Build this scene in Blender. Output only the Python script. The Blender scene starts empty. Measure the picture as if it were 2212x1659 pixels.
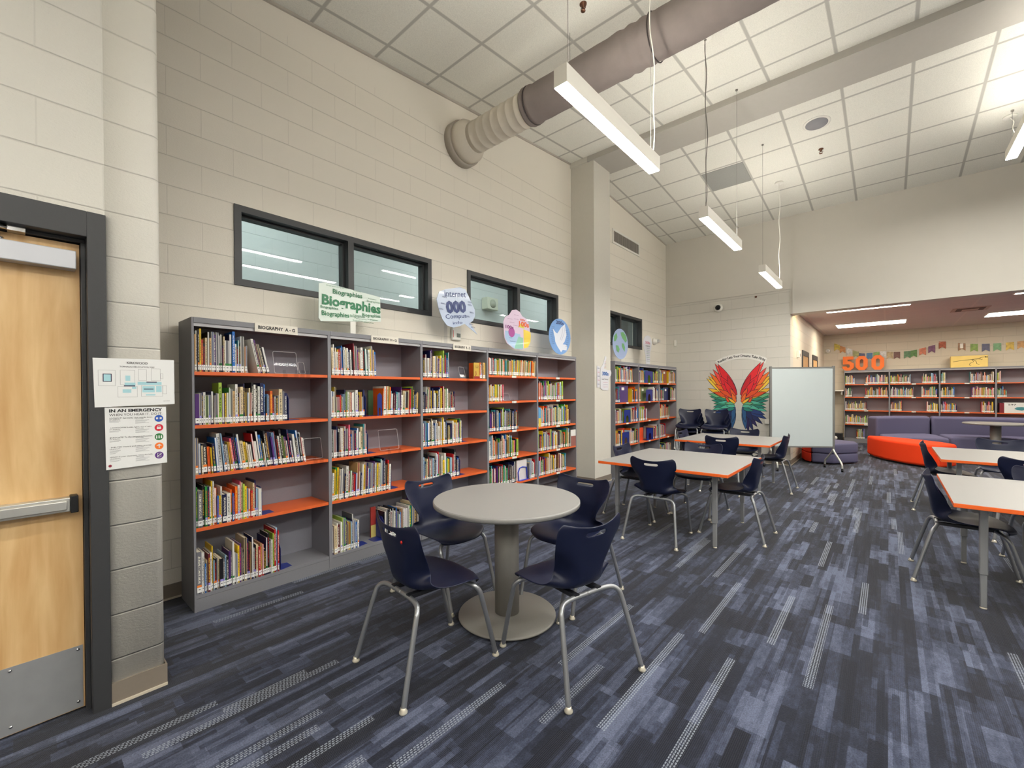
import bpy, bmesh, math, random
from mathutils import Matrix, Vector
PI = math.pi
rnd = random.Random(7)
SC = bpy.context.scene
C = SC.collection

# ------------------------------------------------------------------ camera, world, exposure
cd = bpy.data.cameras.new('camera'); cam = bpy.data.objects.new('camera', cd); C.objects.link(cam)
cd.sensor_width = 36.0; cd.lens = 15.2799; cd.shift_x = 0.008215; cd.shift_y = 0.011019; cd.clip_start = 0.05; cd.clip_end = 100
CAMP = Vector((3.70270, -0.75997, 1.41247))
CR = Vector((0.74841748, 0.66320237, -0.0058208)); CU = Vector((-0.00092897, 0.00982473, 0.9999513)); CB = Vector((0.66322727, -0.74837563, 0.00796909))
cam.matrix_world = Matrix(((CR[0], CU[0], CB[0], CAMP[0]), (CR[1], CU[1], CB[1], CAMP[1]), (CR[2], CU[2], CB[2], CAMP[2]), (0, 0, 0, 1)))
SC.camera = cam
SC.view_settings.view_transform = 'Standard'; SC.view_settings.look = 'None'
SC.view_settings.gamma = 1.0; SC.view_settings.use_curve_mapping = False
SC.view_settings.exposure = 1.6
w = bpy.data.worlds.new('world'); SC.world = w; w.use_nodes = True
w.node_tree.nodes['Background'].inputs[0].default_value = (0.9, 0.95, 1.0, 1); w.node_tree.nodes['Background'].inputs[1].default_value = 0.05
LAMP_DOWN, LAMP_UP, ALC = 42.0, 48.0, 8.0     # brightness of the pendant diffusers, their up-light slots, the alcove troffers
try:
    SC.cycles.max_bounces = 8; SC.cycles.diffuse_bounces = 5; SC.cycles.sample_clamp_indirect = 6.0
except Exception: pass

# ------------------------------------------------------------------ colour and material helpers
def lin(c):
    return tuple(((x / 255) / 12.92 if x / 255 <= .04045 else ((x / 255 + .055) / 1.055) ** 2.4) for x in c)
MATS = {}
def mat(name, rgb, rough=.6, metal=0., noise=0., nscale=40., bump=0., bscale=200., spec=.5, emit=None, estr=0., alpha=1., trans=0., coat=0.):
    if name in MATS: return MATS[name]
    m = bpy.data.materials.new(name); m.use_nodes = True; nt = m.node_tree; b = nt.nodes['Principled BSDF']
    c = lin(rgb); b.inputs['Base Color'].default_value = (*c, 1); b.inputs['Roughness'].default_value = rough
    b.inputs['Metallic'].default_value = metal; b.inputs['Specular IOR Level'].default_value = spec
    if coat: b.inputs['Coat Weight'].default_value = coat
    tc = nt.nodes.new('ShaderNodeTexCoord')
    n = nt.nodes.new('ShaderNodeTexNoise'); n.inputs['Scale'].default_value = nscale; n.inputs['Detail'].default_value = 3
    nt.links.new(tc.outputs['Object'], n.inputs['Vector'])
    mx = nt.nodes.new('ShaderNodeMix'); mx.data_type = 'RGBA'; k = noise
    mx.inputs[6].default_value = (*[x * (1 - k) for x in c], 1); mx.inputs[7].default_value = (*[min(1, x * (1 + k)) for x in c], 1)
    nt.links.new(n.outputs['Fac'], mx.inputs[0]); nt.links.new(mx.outputs[2], b.inputs['Base Color'])
    if bump:
        n2 = nt.nodes.new('ShaderNodeTexNoise'); n2.inputs['Scale'].default_value = bscale
        nt.links.new(tc.outputs['Object'], n2.inputs['Vector'])
        bp = nt.nodes.new('ShaderNodeBump'); bp.inputs['Strength'].default_value = bump; bp.inputs['Distance'].default_value = .002
        nt.links.new(n2.outputs['Fac'], bp.inputs['Height']); nt.links.new(bp.outputs[0], b.inputs['Normal'])
    if emit: b.inputs['Emission Color'].default_value = (*lin(emit), 1); b.inputs['Emission Strength'].default_value = estr
    if trans: b.inputs['Transmission Weight'].default_value = trans
    if alpha < 1: b.inputs['Alpha'].default_value = alpha
    MATS[name] = m; return m
def nodes(m):
    nt = m.node_tree
    def N(t, **k):
        n = nt.nodes.new(t)
        for a, v in k.items(): setattr(n, a, v)
        return n
    def math_(op, a, b=None, c=None):
        n = nt.nodes.new('ShaderNodeMath'); n.operation = op
        for i, v in enumerate((a, b, c)):
            if v is None: continue
            if isinstance(v, (int, float)): n.inputs[i].default_value = v
            else: nt.links.new(v, n.inputs[i])
        return n.outputs[0]
    return nt, N, math_

def block_mat(name, rgb, axis, joint=.74, phase=0., zph=0., scale=1.0, top=99.):
    """painted concrete block, tooled joints; axis = which world axis runs along the wall"""
    m = bpy.data.materials.new(name); m.use_nodes = True; nt, N, M = nodes(m); b = nt.nodes['Principled BSDF']
    tc = N('ShaderNodeNewGeometry'); sp = N('ShaderNodeSeparateXYZ'); nt.links.new(tc.outputs['Position'], sp.inputs[0])
    u = M('ADD', sp.outputs[axis], phase); v = M('ADD', sp.outputs['Z'], zph)
    H, Wd = .2032, .4064
    row = M('FLOOR', M('DIVIDE', v, H)); fv = M('SUBTRACT', M('DIVIDE', v, H), row)
    off = M('MULTIPLY', M('FLOORED_MODULO', row, 2.0), .5)
    uu = M('ADD', M('DIVIDE', u, Wd), off); fu = M('SUBTRACT', uu, M('FLOOR', uu))
    dv = M('MULTIPLY', M('MINIMUM', fv, M('SUBTRACT', 1.0, fv)), H); du = M('MULTIPLY', M('MINIMUM', fu, M('SUBTRACT', 1.0, fu)), Wd)
    gv = M('SMOOTH_MAX', 0.0, M('SUBTRACT', 1.0, M('DIVIDE', dv, .005)), .1)
    gu = M('MULTIPLY', M('MAXIMUM', 0.0, M('SUBTRACT', 1.0, M('DIVIDE', du, .005))), .42)
    g = M('MAXIMUM', M('MAXIMUM', gv, 0.0), gu)
    g = M('MULTIPLY', g, M('LESS_THAN', sp.outputs['Z'], top))
    no = N('ShaderNodeTexNoise'); no.inputs['Scale'].default_value = 75; no.inputs['Detail'].default_value = 5; no.inputs['Roughness'].default_value = .7
    vor = N('ShaderNodeTexVoronoi'); vor.inputs['Scale'].default_value = 60
    mp = N('ShaderNodeMapping'); mp.inputs['Scale'].default_value = (1, 1, 1.6)
    nt.links.new(tc.outputs['Position'], mp.inputs[0]); nt.links.new(mp.outputs[0], no.inputs['Vector']); nt.links.new(mp.outputs[0], vor.inputs['Vector'])
    pit = M('MULTIPLY', M('LESS_THAN', vor.outputs['Distance'], .13), M('GREATER_THAN', no.outputs['Fac'], .52))
    pit = M('MULTIPLY', pit, M('LESS_THAN', sp.outputs['Z'], top))
    h = M('SUBTRACT', M('SUBTRACT', M('MULTIPLY', no.outputs['Fac'], .75), M('MULTIPLY', g, 1.7)), M('MULTIPLY', pit, .7))
    bp = N('ShaderNodeBump'); bp.inputs['Strength'].default_value = .6; bp.inputs['Distance'].default_value = .003
    nt.links.new(h, bp.inputs['Height']); nt.links.new(bp.outputs[0], b.inputs['Normal'])
    mx = N('ShaderNodeMix'); mx.data_type = 'RGBA'; c = lin(rgb)
    mx.inputs[6].default_value = (*c, 1); mx.inputs[7].default_value = (*[x * joint for x in c], 1)
    nt.links.new(M('MINIMUM', M('ADD', M('MULTIPLY', g, .8), M('MULTIPLY', pit, .22)), 1.0), mx.inputs[0]); nt.links.new(mx.outputs[2], b.inputs['Base Color'])
    b.inputs['Roughness'].default_value = .55; b.inputs['Specular IOR Level'].default_value = .3
    MATS[name] = m; return m

def ceil_mat(name, tile, bar, px, py, sx, sy):
    m = bpy.data.materials.new(name); m.use_nodes = True; nt, N, M = nodes(m); b = nt.nodes['Principled BSDF']
    tc = N('ShaderNodeNewGeometry'); sp = N('ShaderNodeSeparateXYZ'); nt.links.new(tc.outputs['Position'], sp.inputs[0])
    def g(o, ph, s):
        q = M('DIVIDE', M('SUBTRACT', o, ph), s); f = M('SUBTRACT', q, M('FLOOR', q))
        return M('MULTIPLY', M('MINIMUM', f, M('SUBTRACT', 1.0, f)), s)
    d = M('MINIMUM', g(sp.outputs['X'], px, sx), g(sp.outputs['Y'], py, sy))
    ln = M('LESS_THAN', d, .0125); edge = M('MULTIPLY', M('LESS_THAN', d, .018), M('SUBTRACT', 1.0, ln))
    no = N('ShaderNodeTexNoise'); no.inputs['Scale'].default_value = 130; no.inputs['Detail'].default_value = 4
    nt.links.new(tc.outputs['Position'], no.inputs['Vector'])
    cr = N('ShaderNodeValToRGB'); cr.color_ramp.elements[0].position = .3; cr.color_ramp.elements[1].position = .62
    c = lin(tile); cr.color_ramp.elements[0].color = (*[x * .86 for x in c], 1); cr.color_ramp.elements[1].color = (*c, 1)
    nt.links.new(no.outputs['Fac'], cr.inputs[0])
    mx = N('ShaderNodeMix'); mx.data_type = 'RGBA'; nt.links.new(cr.outputs[0], mx.inputs[6]); mx.inputs[7].default_value = (*lin(bar), 1)
    nt.links.new(M('ADD', ln, M('MULTIPLY', edge, .5)), mx.inputs[0]); nt.links.new(mx.outputs[2], b.inputs['Base Color'])
    bp = N('ShaderNodeBump'); bp.inputs['Strength'].default_value = .25; bp.inputs['Distance'].default_value = .004
    nt.links.new(M('ADD', M('MULTIPLY', ln, 1.5), M('MULTIPLY', no.outputs['Fac'], .25)), bp.inputs['Height']); nt.links.new(bp.outputs[0], b.inputs['Normal'])
    b.inputs['Roughness'].default_value = .9; b.inputs['Specular IOR Level'].default_value = .2
    MATS[name] = m; return m

def carpet_mat():
    m = bpy.data.materials.new('carpet'); m.use_nodes = True; nt, N, M = nodes(m); b = nt.nodes['Principled BSDF']
    tc = N('ShaderNodeNewGeometry'); sp = N('ShaderNodeSeparateXYZ'); nt.links.new(tc.outputs['Position'], sp.inputs[0])
    X, Y = sp.outputs['X'], sp.outputs['Y']
    def white(a, bb):
        cx = N('ShaderNodeCombineXYZ'); nt.links.new(a, cx.inputs[0])
        if isinstance(bb, (int, float)): cx.inputs[1].default_value = bb
        else: nt.links.new(bb, cx.inputs[1])
        wn = N('ShaderNodeTexWhiteNoise'); wn.noise_dimensions = '2D'; nt.links.new(cx.outputs[0], wn.inputs['Vector']); return wn.outputs['Value']
    def cells(wd, ln, seed):
        col = M('FLOOR', M('ADD', M('DIVIDE', X, wd), seed)); r = white(col, seed)
        L = M('MULTIPLY', M('ADD', M('MULTIPLY', r, 1.3), .5), ln)
        row = M('FLOOR', M('DIVIDE', M('ADD', Y, M('MULTIPLY', r, 7.3)), L))
        return white(col, M('ADD', row, seed * 3.7)), col, row
    A, _, _ = cells(.060, .50, 1.3); B, _, _ = cells(.026, .34, 5.1); Cc, _, _ = cells(.11, .27, 9.7); D, dcol, _ = cells(.041, .62, 14.2)
    # carpet squares half a metre wide: a slight change of tone from square to square
    T = white(M('FLOOR', M('DIVIDE', X, .5)), M('FLOOR', M('DIVIDE', Y, .5)))
    base = M('ADD', M('ADD', M('MULTIPLY', A, .46), M('MULTIPLY', B, .26)), M('ADD', M('MULTIPLY', Cc, .27), M('MULTIPLY', T, .05)))
    no = N('ShaderNodeTexNoise'); no.inputs['Scale'].default_value = 14; no.inputs['Detail'].default_value = 7; no.inputs['Roughness'].default_value = .75
    mp = N('ShaderNodeMapping'); mp.inputs['Scale'].default_value = (2.6, 1.0, 1); nt.links.new(tc.outputs['Position'], mp.inputs[0]); nt.links.new(mp.outputs[0], no.inputs['Vector'])
    base = M('ADD', base, M('MULTIPLY', M('SUBTRACT', no.outputs['Fac'], .5), .62))
    cr = N('ShaderNodeValToRGB'); e = cr.color_ramp.elements
    e[0].position = .20; e[0].color = (*lin((17, 20, 33)), 1); e[1].position = .84; e[1].color = (*lin((84, 91, 112)), 1)
    q = e.new(.40); q.color = (*lin((25, 29, 43)), 1); q = e.new(.60); q.color = (*lin((49, 55, 74)), 1)
    nt.links.new(base, cr.inputs[0])
    # pale accent yarns in narrow runs
    acc = M('GREATER_THAN', D, .95)
    rib = M('GREATER_THAN', M('SINE', M('MULTIPLY', X, 2 * PI / .0105)), -.25)
    dash = M('GREATER_THAN', M('SINE', M('ADD', M('MULTIPLY', Y, 2 * PI / .016), M('MULTIPLY', M('FLOOR', M('DIVIDE', X, .0135)), 2.1))), -.55)
    acc = M('MULTIPLY', acc, M('MULTIPLY', rib, dash))
    mx = N('ShaderNodeMix'); mx.data_type = 'RGBA'; nt.links.new(cr.outputs[0], mx.inputs[6]); mx.inputs[7].default_value = (*lin((138, 145, 156)), 1)
    nt.links.new(M('MULTIPLY', acc, .8), mx.inputs[0])
    # loop pile
    n2 = N('ShaderNodeTexNoise'); n2.inputs['Scale'].default_value = 150; n2.inputs['Detail'].default_value = 3; n2.inputs['Roughness'].default_value = .8
    nt.links.new(tc.outputs['Position'], n2.inputs['Vector'])
    fine = M('MULTIPLY', M('SINE', M('MULTIPLY', X, 2 * PI / .0068)), M('LESS_THAN', Cc, .55))
    sh = M('ADD', M('ADD', M('MULTIPLY', n2.outputs['Fac'], 2.1), -.05), M('MULTIPLY', fine, .13))
    m2 = N('ShaderNodeMix'); m2.data_type = 'RGBA'; m2.blend_type = 'MULTIPLY'; m2.inputs[0].default_value = 1
    cb = N('ShaderNodeCombineXYZ'); [nt.links.new(sh, cb.inputs[i]) for i in range(3)]
    nt.links.new(mx.outputs[2], m2.inputs[6]); nt.links.new(cb.outputs[0], m2.inputs[7]); nt.links.new(m2.outputs[2], b.inputs['Base Color'])
    bp = N('ShaderNodeBump'); bp.inputs['Strength'].default_value = .5; bp.inputs['Distance'].default_value = .003
    nt.links.new(M('ADD', n2.outputs['Fac'], M('MULTIPLY', fine, .3)), bp.inputs['Height']); nt.links.new(bp.outputs[0], b.inputs['Normal'])
    b.inputs['Roughness'].default_value = .95; b.inputs['Specular IOR Level'].default_value = .15; b.inputs['Sheen Weight'].default_value = .15
    return m

def wood_mat():
    m = bpy.data.materials.new('maple_veneer'); m.use_nodes = True; nt, N, M = nodes(m); b = nt.nodes['Principled BSDF']
    tc = N('ShaderNodeNewGeometry'); mp = N('ShaderNodeMapping'); mp.inputs['Scale'].default_value = (9, 9, 1.1); nt.links.new(tc.outputs['Position'], mp.inputs[0])
    n = N('ShaderNodeTexNoise'); n.inputs['Scale'].default_value = 2.2; n.inputs['Detail'].default_value = 6; n.inputs['Distortion'].default_value = .4; nt.links.new(mp.outputs[0], n.inputs['Vector'])
    sp = N('ShaderNodeSeparateXYZ'); nt.links.new(tc.outputs['Position'], sp.inputs[0])
    # veneer leaves matched side by side
    wn = N('ShaderNodeTexWhiteNoise'); wn.noise_dimensions = '1D'; nt.links.new(M('FLOOR', M('DIVIDE', sp.outputs['Y'], .1)), wn.inputs['W'])
    cr = N('ShaderNodeValToRGB'); cr.color_ramp.elements[0].position = .25; cr.color_ramp.elements[0].color = (*lin((196, 152, 96)), 1)
    cr.color_ramp.elements[1].position = .8; cr.color_ramp.elements[1].color = (*lin((228, 194, 142)), 1)
    nt.links.new(M('ADD', n.outputs['Fac'], M('MULTIPLY', M('SUBTRACT', wn.outputs['Value'], .5), .16)), cr.inputs[0]); nt.links.new(cr.outputs[0], b.inputs['Base Color'])
    b.inputs['Roughness'].default_value = .38
    MATS['wood'] = m; return m

def book_mat():
    """cover colour and title colour come from the book's own colour attributes; the title runs along the spine"""
    m = bpy.data.materials.new('book_cover'); m.use_nodes = True; nt, N, M = nodes(m); b = nt.nodes['Principled BSDF']
    a = N('ShaderNodeAttribute'); a.attribute_name = 'cover'; t = N('ShaderNodeAttribute'); t.attribute_name = 'title'
    uv = N('ShaderNodeUVMap'); uv.uv_map = 'UVMap'; sp = N('ShaderNodeSeparateXYZ'); nt.links.new(uv.outputs[0], sp.inputs[0])
    U, V = sp.outputs['X'], sp.outputs['Y']
    fu = M('SUBTRACT', U, M('FLOOR', U)); fv = M('SUBTRACT', V, M('FLOOR', V))
    n = N('ShaderNodeTexNoise'); n.inputs['Scale'].default_value = 1.0; n.inputs['Detail'].default_value = 1
    cx = N('ShaderNodeCombineXYZ'); nt.links.new(M('MULTIPLY', U, 3.0), cx.inputs[0]); nt.links.new(M('MULTIPLY', V, 42.0), cx.inputs[1]); nt.links.new(cx.outputs[0], n.inputs['Vector'])
    mask = M('MULTIPLY', M('LESS_THAN', M('ABSOLUTE', M('SUBTRACT', fu, .5)), .24), M('MULTIPLY', M('GREATER_THAN', fv, .26), M('LESS_THAN', fv, .9)))
    sol = M('SUBTRACT', 1.0, t.outputs['Alpha'])
    mask = M('MULTIPLY', mask, M('GREATER_THAN', n.outputs['Fac'], .5)); mask = M('MAXIMUM', mask, M('MULTIPLY', sol, M('MULTIPLY', M('LESS_THAN', M('ABSOLUTE', M('SUBTRACT', fu, .5)), .33), M('GREATER_THAN', fv, .05)))); mask = M('MULTIPLY', mask, M('GREATER_THAN', U, .001))
    mx = N('ShaderNodeMix'); mx.data_type = 'RGBA'; nt.links.new(a.outputs['Color'], mx.inputs[6]); nt.links.new(t.outputs['Color'], mx.inputs[7])
    nt.links.new(M('MULTIPLY', mask, .85), mx.inputs[0]); nt.links.new(mx.outputs[2], b.inputs['Base Color'])
    b.inputs['Roughness'].default_value = .38
    MATS['book'] = m; return m

# ------------------------------------------------------------------ mesh builder
class MB:
    def __init__(s): s.v = []; s.f = []; s.m = []; s.sm = []
    def face(s, idx, mi=0, sm=False): s.f.append(tuple(idx)); s.m.append(mi); s.sm.append(sm)
    def box(s, x0, x1, y0, y1, z0, z1, mi=0):
        n = len(s.v); s.v += [(x, y, z) for z in (z0, z1) for y in (y0, y1) for x in (x0, x1)]
        for q in ((0, 2, 3, 1), (4, 5, 7, 6), (0, 1, 5, 4), (2, 6, 7, 3), (0, 4, 6, 2), (1, 3, 7, 5)): s.face([n + i for i in q], mi)
        return s
    def boxm(s, mtx, sx, sy, sz, mi=0):
        n = len(s.v)
        for z in (-.5, .5):
            for y in (-.5, .5):
                for x in (-.5, .5): s.v.append(tuple(mtx @ Vector((x * sx, y * sy, z * sz))))
        for q in ((0, 2, 3, 1), (4, 5, 7, 6), (0, 1, 5, 4), (2, 6, 7, 3), (0, 4, 6, 2), (1, 3, 7, 5)): s.face([n + i for i in q], mi)
        return s
    def prism(s, pts, fn, d0, d1, mi=0, sidem=None, sm=False):
        """pts: outline in 2D; fn(a, b, d) -> world point; caps at d0 and d1"""
        n = len(s.v); k = len(pts)
        for d in (d0, d1):
            for a, b in pts: s.v.append(tuple(fn(a, b, d)))
        s.face(range(n + k - 1, n - 1, -1), mi); s.face(range(n + k, n + 2 * k), mi)
        for i in range(k):
            j = (i + 1) % k; s.face((n + i, n + j, n + k + j, n + k + i), mi if sidem is None else sidem, sm)
        return s
    def tube(s, path, r, seg=12, mi=0, caps=True, closed=False):
        P = [Vector(p) for p in path]; K = len(P); n = len(s.v); up = None
        for i in range(K):
            if closed: t = (P[(i + 1) % K] - P[i - 1]).normalized()
            else: t = (P[min(i + 1, K - 1)] - P[max(i - 1, 0)]).normalized()
            if up is None: up = t.orthogonal().normalized()
            up = (up - t * up.dot(t)).normalized(); sd = t.cross(up); rr = r[i] if isinstance(r, (list, tuple)) else r
            for j in range(seg):
                a = 2 * PI * j / seg; s.v.append(tuple(P[i] + (up * math.cos(a) + sd * math.sin(a)) * rr))
        for i in range(K if closed else K - 1):
            i2 = (i + 1) % K
            for j in range(seg):
                j2 = (j + 1) % seg; s.face((n + i * seg + j, n + i * seg + j2, n + i2 * seg + j2, n + i2 * seg + j), mi, True)
        if caps and not closed:
            s.face([n + j for j in range(seg - 1, -1, -1)], mi); s.face([n + (K - 1) * seg + j for j in range(seg)], mi)
        return s
    def lathe(s, prof, c=(0, 0, 0), seg=32, mi=0, axis='Z', sm=True, smf=None):
        """prof: list of (radius, height) from bottom to top"""
        n = len(s.v); K = len(prof)
        for r, h in prof:
            for j in range(seg):
                a = 2 * PI * j / seg; x, y = r * math.cos(a), r * math.sin(a)
                p = (x, y, h) if axis == 'Z' else ((h, x, y) if axis == 'X' else (y, h, x))
                s.v.append((p[0] + c[0], p[1] + c[1], p[2] + c[2]))
        for i in range(K - 1):
            for j in range(seg):
                j2 = (j + 1) % seg; s.face((n + i * seg + j, n + i * seg + j2, n + (i + 1) * seg + j2, n + (i + 1) * seg + j), mi, sm and (smf is None or i in smf))
        if prof[0][0] > 1e-6: s.face([n + j for j in range(seg - 1, -1, -1)], mi)
        if prof[-1][0] > 1e-6: s.face([n + (K - 1) * seg + j for j in range(seg)], mi)
        return s
    def build(s, name, mats, parent=None, loc=(0, 0, 0), bevel=0, seg=2, local=False, ang=30, subsurf=0, solid=0):
        me = bpy.data.meshes.new(name)
        L = Vector(loc); base = L
        if parent is not None and not local: base = Vector(parent.get('_w', (0, 0, 0)))
        vs = s.v if (local) else [tuple(Vector(v) - base) for v in s.v]
        me.from_pydata(vs, [], s.f)
        if not isinstance(mats, (list, tuple)): mats = [mats]
        for m_ in mats: me.materials.append(m_)
        for p, mi, sm in zip(me.polygons, s.m, s.sm): p.material_index = mi; p.use_smooth = sm
        o = bpy.data.objects.new(name, me); C.objects.link(o)
        if parent is not None: o.parent = parent
        o.location = L if (parent is None or local) else (0, 0, 0)
        if parent is not None and local: o.location = L
        if parent is not None and not local: o['_w'] = tuple(base)
        if solid:
            q = o.modifiers.new('s', 'SOLIDIFY'); q.thickness = solid; q.offset = 0
        if bevel:
            q = o.modifiers.new('b', 'BEVEL'); q.width = bevel; q.segments = seg; q.limit_method = 'ANGLE'; q.angle_limit = math.radians(ang); q.harden_normals = False
            for p in me.polygons: p.use_smooth = True
            try: me.set_sharp_from_angle(angle=math.radians(60))
            except Exception: pass
        if subsurf:
            q = o.modifiers.new('u', 'SUBSURF'); q.levels = subsurf; q.render_levels = subsurf
        return o
def smooth_path(pts, n=5):
    P = [Vector(p) for p in pts]; out = []
    for i in range(len(P) - 1):
        a = P[max(i - 1, 0)]; b = P[i]; c = P[i + 1]; d = P[min(i + 2, len(P) - 1)]
        for k in range(n):
            t = k / n; out.append(.5 * ((2 * b) + (c - a) * t + (2 * a - 5 * b + 4 * c - d) * t * t + (-a + 3 * b - 3 * c + d) * t ** 3))
    out.append(P[-1]); return out
def arc(cx, cy, r, a0, a1, n=12): return [(cx + r * math.cos(math.radians(a0 + (a1 - a0) * i / n)), cy + r * math.sin(math.radians(a0 + (a1 - a0) * i / n))) for i in range(n + 1)]
def rrect(x0, x1, y0, y1, r, n=5):
    return arc(x1 - r, y1 - r, r, 0, 90, n) + arc(x0 + r, y1 - r, r, 90, 180, n) + arc(x0 + r, y0 + r, r, 180, 270, n) + arc(x1 - r, y0 + r, r, 270, 360, n)

def tag(o, label=None, cat=None, group=None, kind=None):
    if label: o['label'] = label
    if cat: o['category'] = cat
    if group: o['group'] = group
    if kind: o['kind'] = kind
    return o
def thing(name, label, cat, loc=(0, 0, 0), rz=0, group=None):
    o = bpy.data.objects.new(name, None); C.objects.link(o); o.empty_display_size = .05
    o.location = loc; o.rotation_euler = (0, 0, rz); o['_w'] = tuple(loc)
    return tag(o, label, cat, group)
def struct(name, mb, mats, **k):
    o = mb.build(name, mats, **k); tag(o, kind='structure'); return o
def dup(root, loc, rz, label, group=None):
    r = root.copy(); C.objects.link(r); r.location = loc; r.rotation_euler = (0, 0, rz); r['label'] = label; r['_w'] = tuple(loc)
    if group: r['group'] = group
    def kids(a, b):
        for ch in a.children:
            c = ch.copy(); C.objects.link(c); c.parent = b; kids(ch, c)
    kids(root, r); return r

def text(name, body, m, parent, org, u, v, width=None, height=None, align='CENTER', bold=0., ext=.0004, shear=0., warp=None, squeeze=None):
    """lettering: glyph outlines laid on the plane org + a*u + b*v"""
    cu = bpy.data.curves.new(name, 'FONT'); cu.body = body; cu.size = 1; cu.align_x = align; cu.align_y = 'CENTER'; cu.offset = bold; cu.shear = shear
    cu.resolution_u = 2
    t = bpy.data.objects.new('t', cu); C.objects.link(t)
    dg = bpy.context.evaluated_depsgraph_get(); me = bpy.data.meshes.new_from_object(t.evaluated_get(dg))
    bpy.data.objects.remove(t); bpy.data.curves.remove(cu)
    xs = [q.co.x for q in me.vertices] or [0, 1]; ys = [q.co.y for q in me.vertices] or [0, 1]
    ww = max(xs) - min(xs); hh = max(ys) - min(ys); cx = (max(xs) + min(xs)) / 2; cy = (max(ys) + min(ys)) / 2
    if width and height: sx, sy = width / ww, height / hh
    elif width: sx = sy = width / ww
    else: sx = sy = height / hh
    O = Vector(org); U = Vector(u).normalized(); V = Vector(v).normalized(); Nn = U.cross(V)
    base = Vector(parent.get('_w', (0, 0, 0))) if parent is not None else Vector((0, 0, 0))
    for q in me.vertices:
        a, b = (q.co.x - cx) * sx, (q.co.y - cy) * sy
        if align == 'LEFT': a += ww * sx / 2
        if warp: a, b = warp(a, b)
        q.co = O + U * a + V * b + Nn * ext - base
    me.materials.clear(); me.materials.append(m)
    o = bpy.data.objects.new(name, me); C.objects.link(o)
    if parent is not None: o.parent = parent
    return o

# ------------------------------------------------------------------ materials
WALL = (232, 226, 214)
blkA = block_mat('block_side', WALL, 'Y', phase=-.357 + .2032, top=4.35)
blkP = block_mat('block_entry', (220, 217, 208), 'Y', phase=.281, top=3.76)
blkB = block_mat('block_far', (208, 204, 195), 'X', phase=.10, top=3.29)
blkC = block_mat('block_alcove', (208, 198, 180), 'X', phase=.0)
blkD = block_mat('block_alcove_side', (216, 206, 188), 'Y', phase=.0)
paint = mat('wall_paint', (206, 201, 191), .6, noise=.02, nscale=6, bump=.15, bscale=90)
colm = mat('column_paint', (206, 202, 192), .6, noise=.03, nscale=30, bump=.2, bscale=120)
ceilm = ceil_mat('ceiling_tile', (232, 230, 221), (182, 180, 173), .225, .957, .6125, .6185)
ceilA = ceil_mat('ceiling_tile_alcove', (218, 206, 200), (220, 208, 200), 2.42, 9.1, 1.22, .61)  # slight pink tint puts the warm lamp light into the tile colour
carpet = carpet_mat(); wood = wood_mat(); bookm = book_mat()
basem = mat('rubber_base', (128, 118, 106), .6, noise=.05)
baseed = mat('base_lip', (196, 186, 168), .6)
dark = mat('frame_paint', (56, 57, 59), .45, noise=.06, nscale=60, bump=.1)
steel = mat('brushed_steel', (158, 160, 162), .42, .35, noise=.10, nscale=14)
satin = mat('satin_aluminium', (205, 205, 200), .35, .7)
closer = mat('closer_paint', (196, 198, 204), .4, .3)
chrome = mat('chrome', (220, 220, 220), .15, 1.)
black = mat('black_plastic', (18, 18, 20), .45)
white = mat('white_plastic', (232, 230, 222), .45)
paper = mat('white_paper', (226, 227, 226), .55)
ink = mat('black_ink', (22, 22, 26), .5)
shelfm = mat('shelf_paint', (128, 128, 134), .5, .0, noise=.06, nscale=160, bump=.15, bscale=300)
backm = mat('shelf_back', (142, 142, 152), .55, noise=.07, nscale=160)
shelfo = mat('orange_shelf', (224, 104, 50), .45, noise=.04, nscale=150)
pagem = mat('page_block', (228, 220, 200), .8, noise=.1, nscale=300)
labelm = mat('call_label', (238, 238, 236), .5)
navy = mat('navy_shell', (17, 24, 52), .38, noise=.04, nscale=300, bump=.35, bscale=900, spec=.45)
chleg = mat('chair_tube', (160, 163, 167), .34, .7, noise=.03)
glide = mat('glide_cap', (226, 220, 204), .25, .5)
redd = mat('red_dot', (222, 38, 30), .4)
lam = mat('grey_laminate', (142, 141, 139), .4, noise=.10, nscale=420)
edge = mat('orange_edge', (240, 104, 34), .45)
tleg = mat('table_leg_paint', (150, 152, 154), .42, .35, noise=.04, nscale=200)
ped = mat('pedestal_paint', (140, 137, 132), .5, .25, noise=.08, nscale=240)
wbm = mat('whiteboard_face', (196, 205, 206), .22, coat=.3)
wbf = mat('whiteboard_frame', (138, 138, 136), .4, .5)
sofa = mat('slate_fabric', (98, 96, 124), .9, noise=.14, nscale=340, bump=.5, bscale=700, spec=.2)
sofad = mat('slate_fabric_dark', (72, 71, 96), .9, noise=.14, nscale=340, bump=.5, bscale=700, spec=.2)
oran = mat('orange_fabric', (246, 70, 30), .85, noise=.10, nscale=340, bump=.5, bscale=700, spec=.2)
redo = mat('red_fabric', (206, 54, 34), .85, noise=.10, nscale=340, spec=.2)
bend = mat('bookend_blue', (26, 44, 124), .35)
digit = mat('digit_orange', (240, 112, 20), .5)
ductm = mat('duct_paint', (206, 198, 184), .5, noise=.03)
sleeve = mat('duct_fabric', (128, 118, 114), .9, noise=.12, nscale=9, bump=.6, bscale=40)
lampw = mat('lamp_body', (226, 222, 212), .45)
cordw = mat('white_cord', (238, 236, 226), .5)
cordg = mat('grey_cord', (130, 126, 120), .5)
brass = mat('sprinkler_metal', (120, 84, 66), .35, .8)
grey_t = mat('return_grille', (150, 150, 146), .7, noise=.2, nscale=200)
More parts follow.
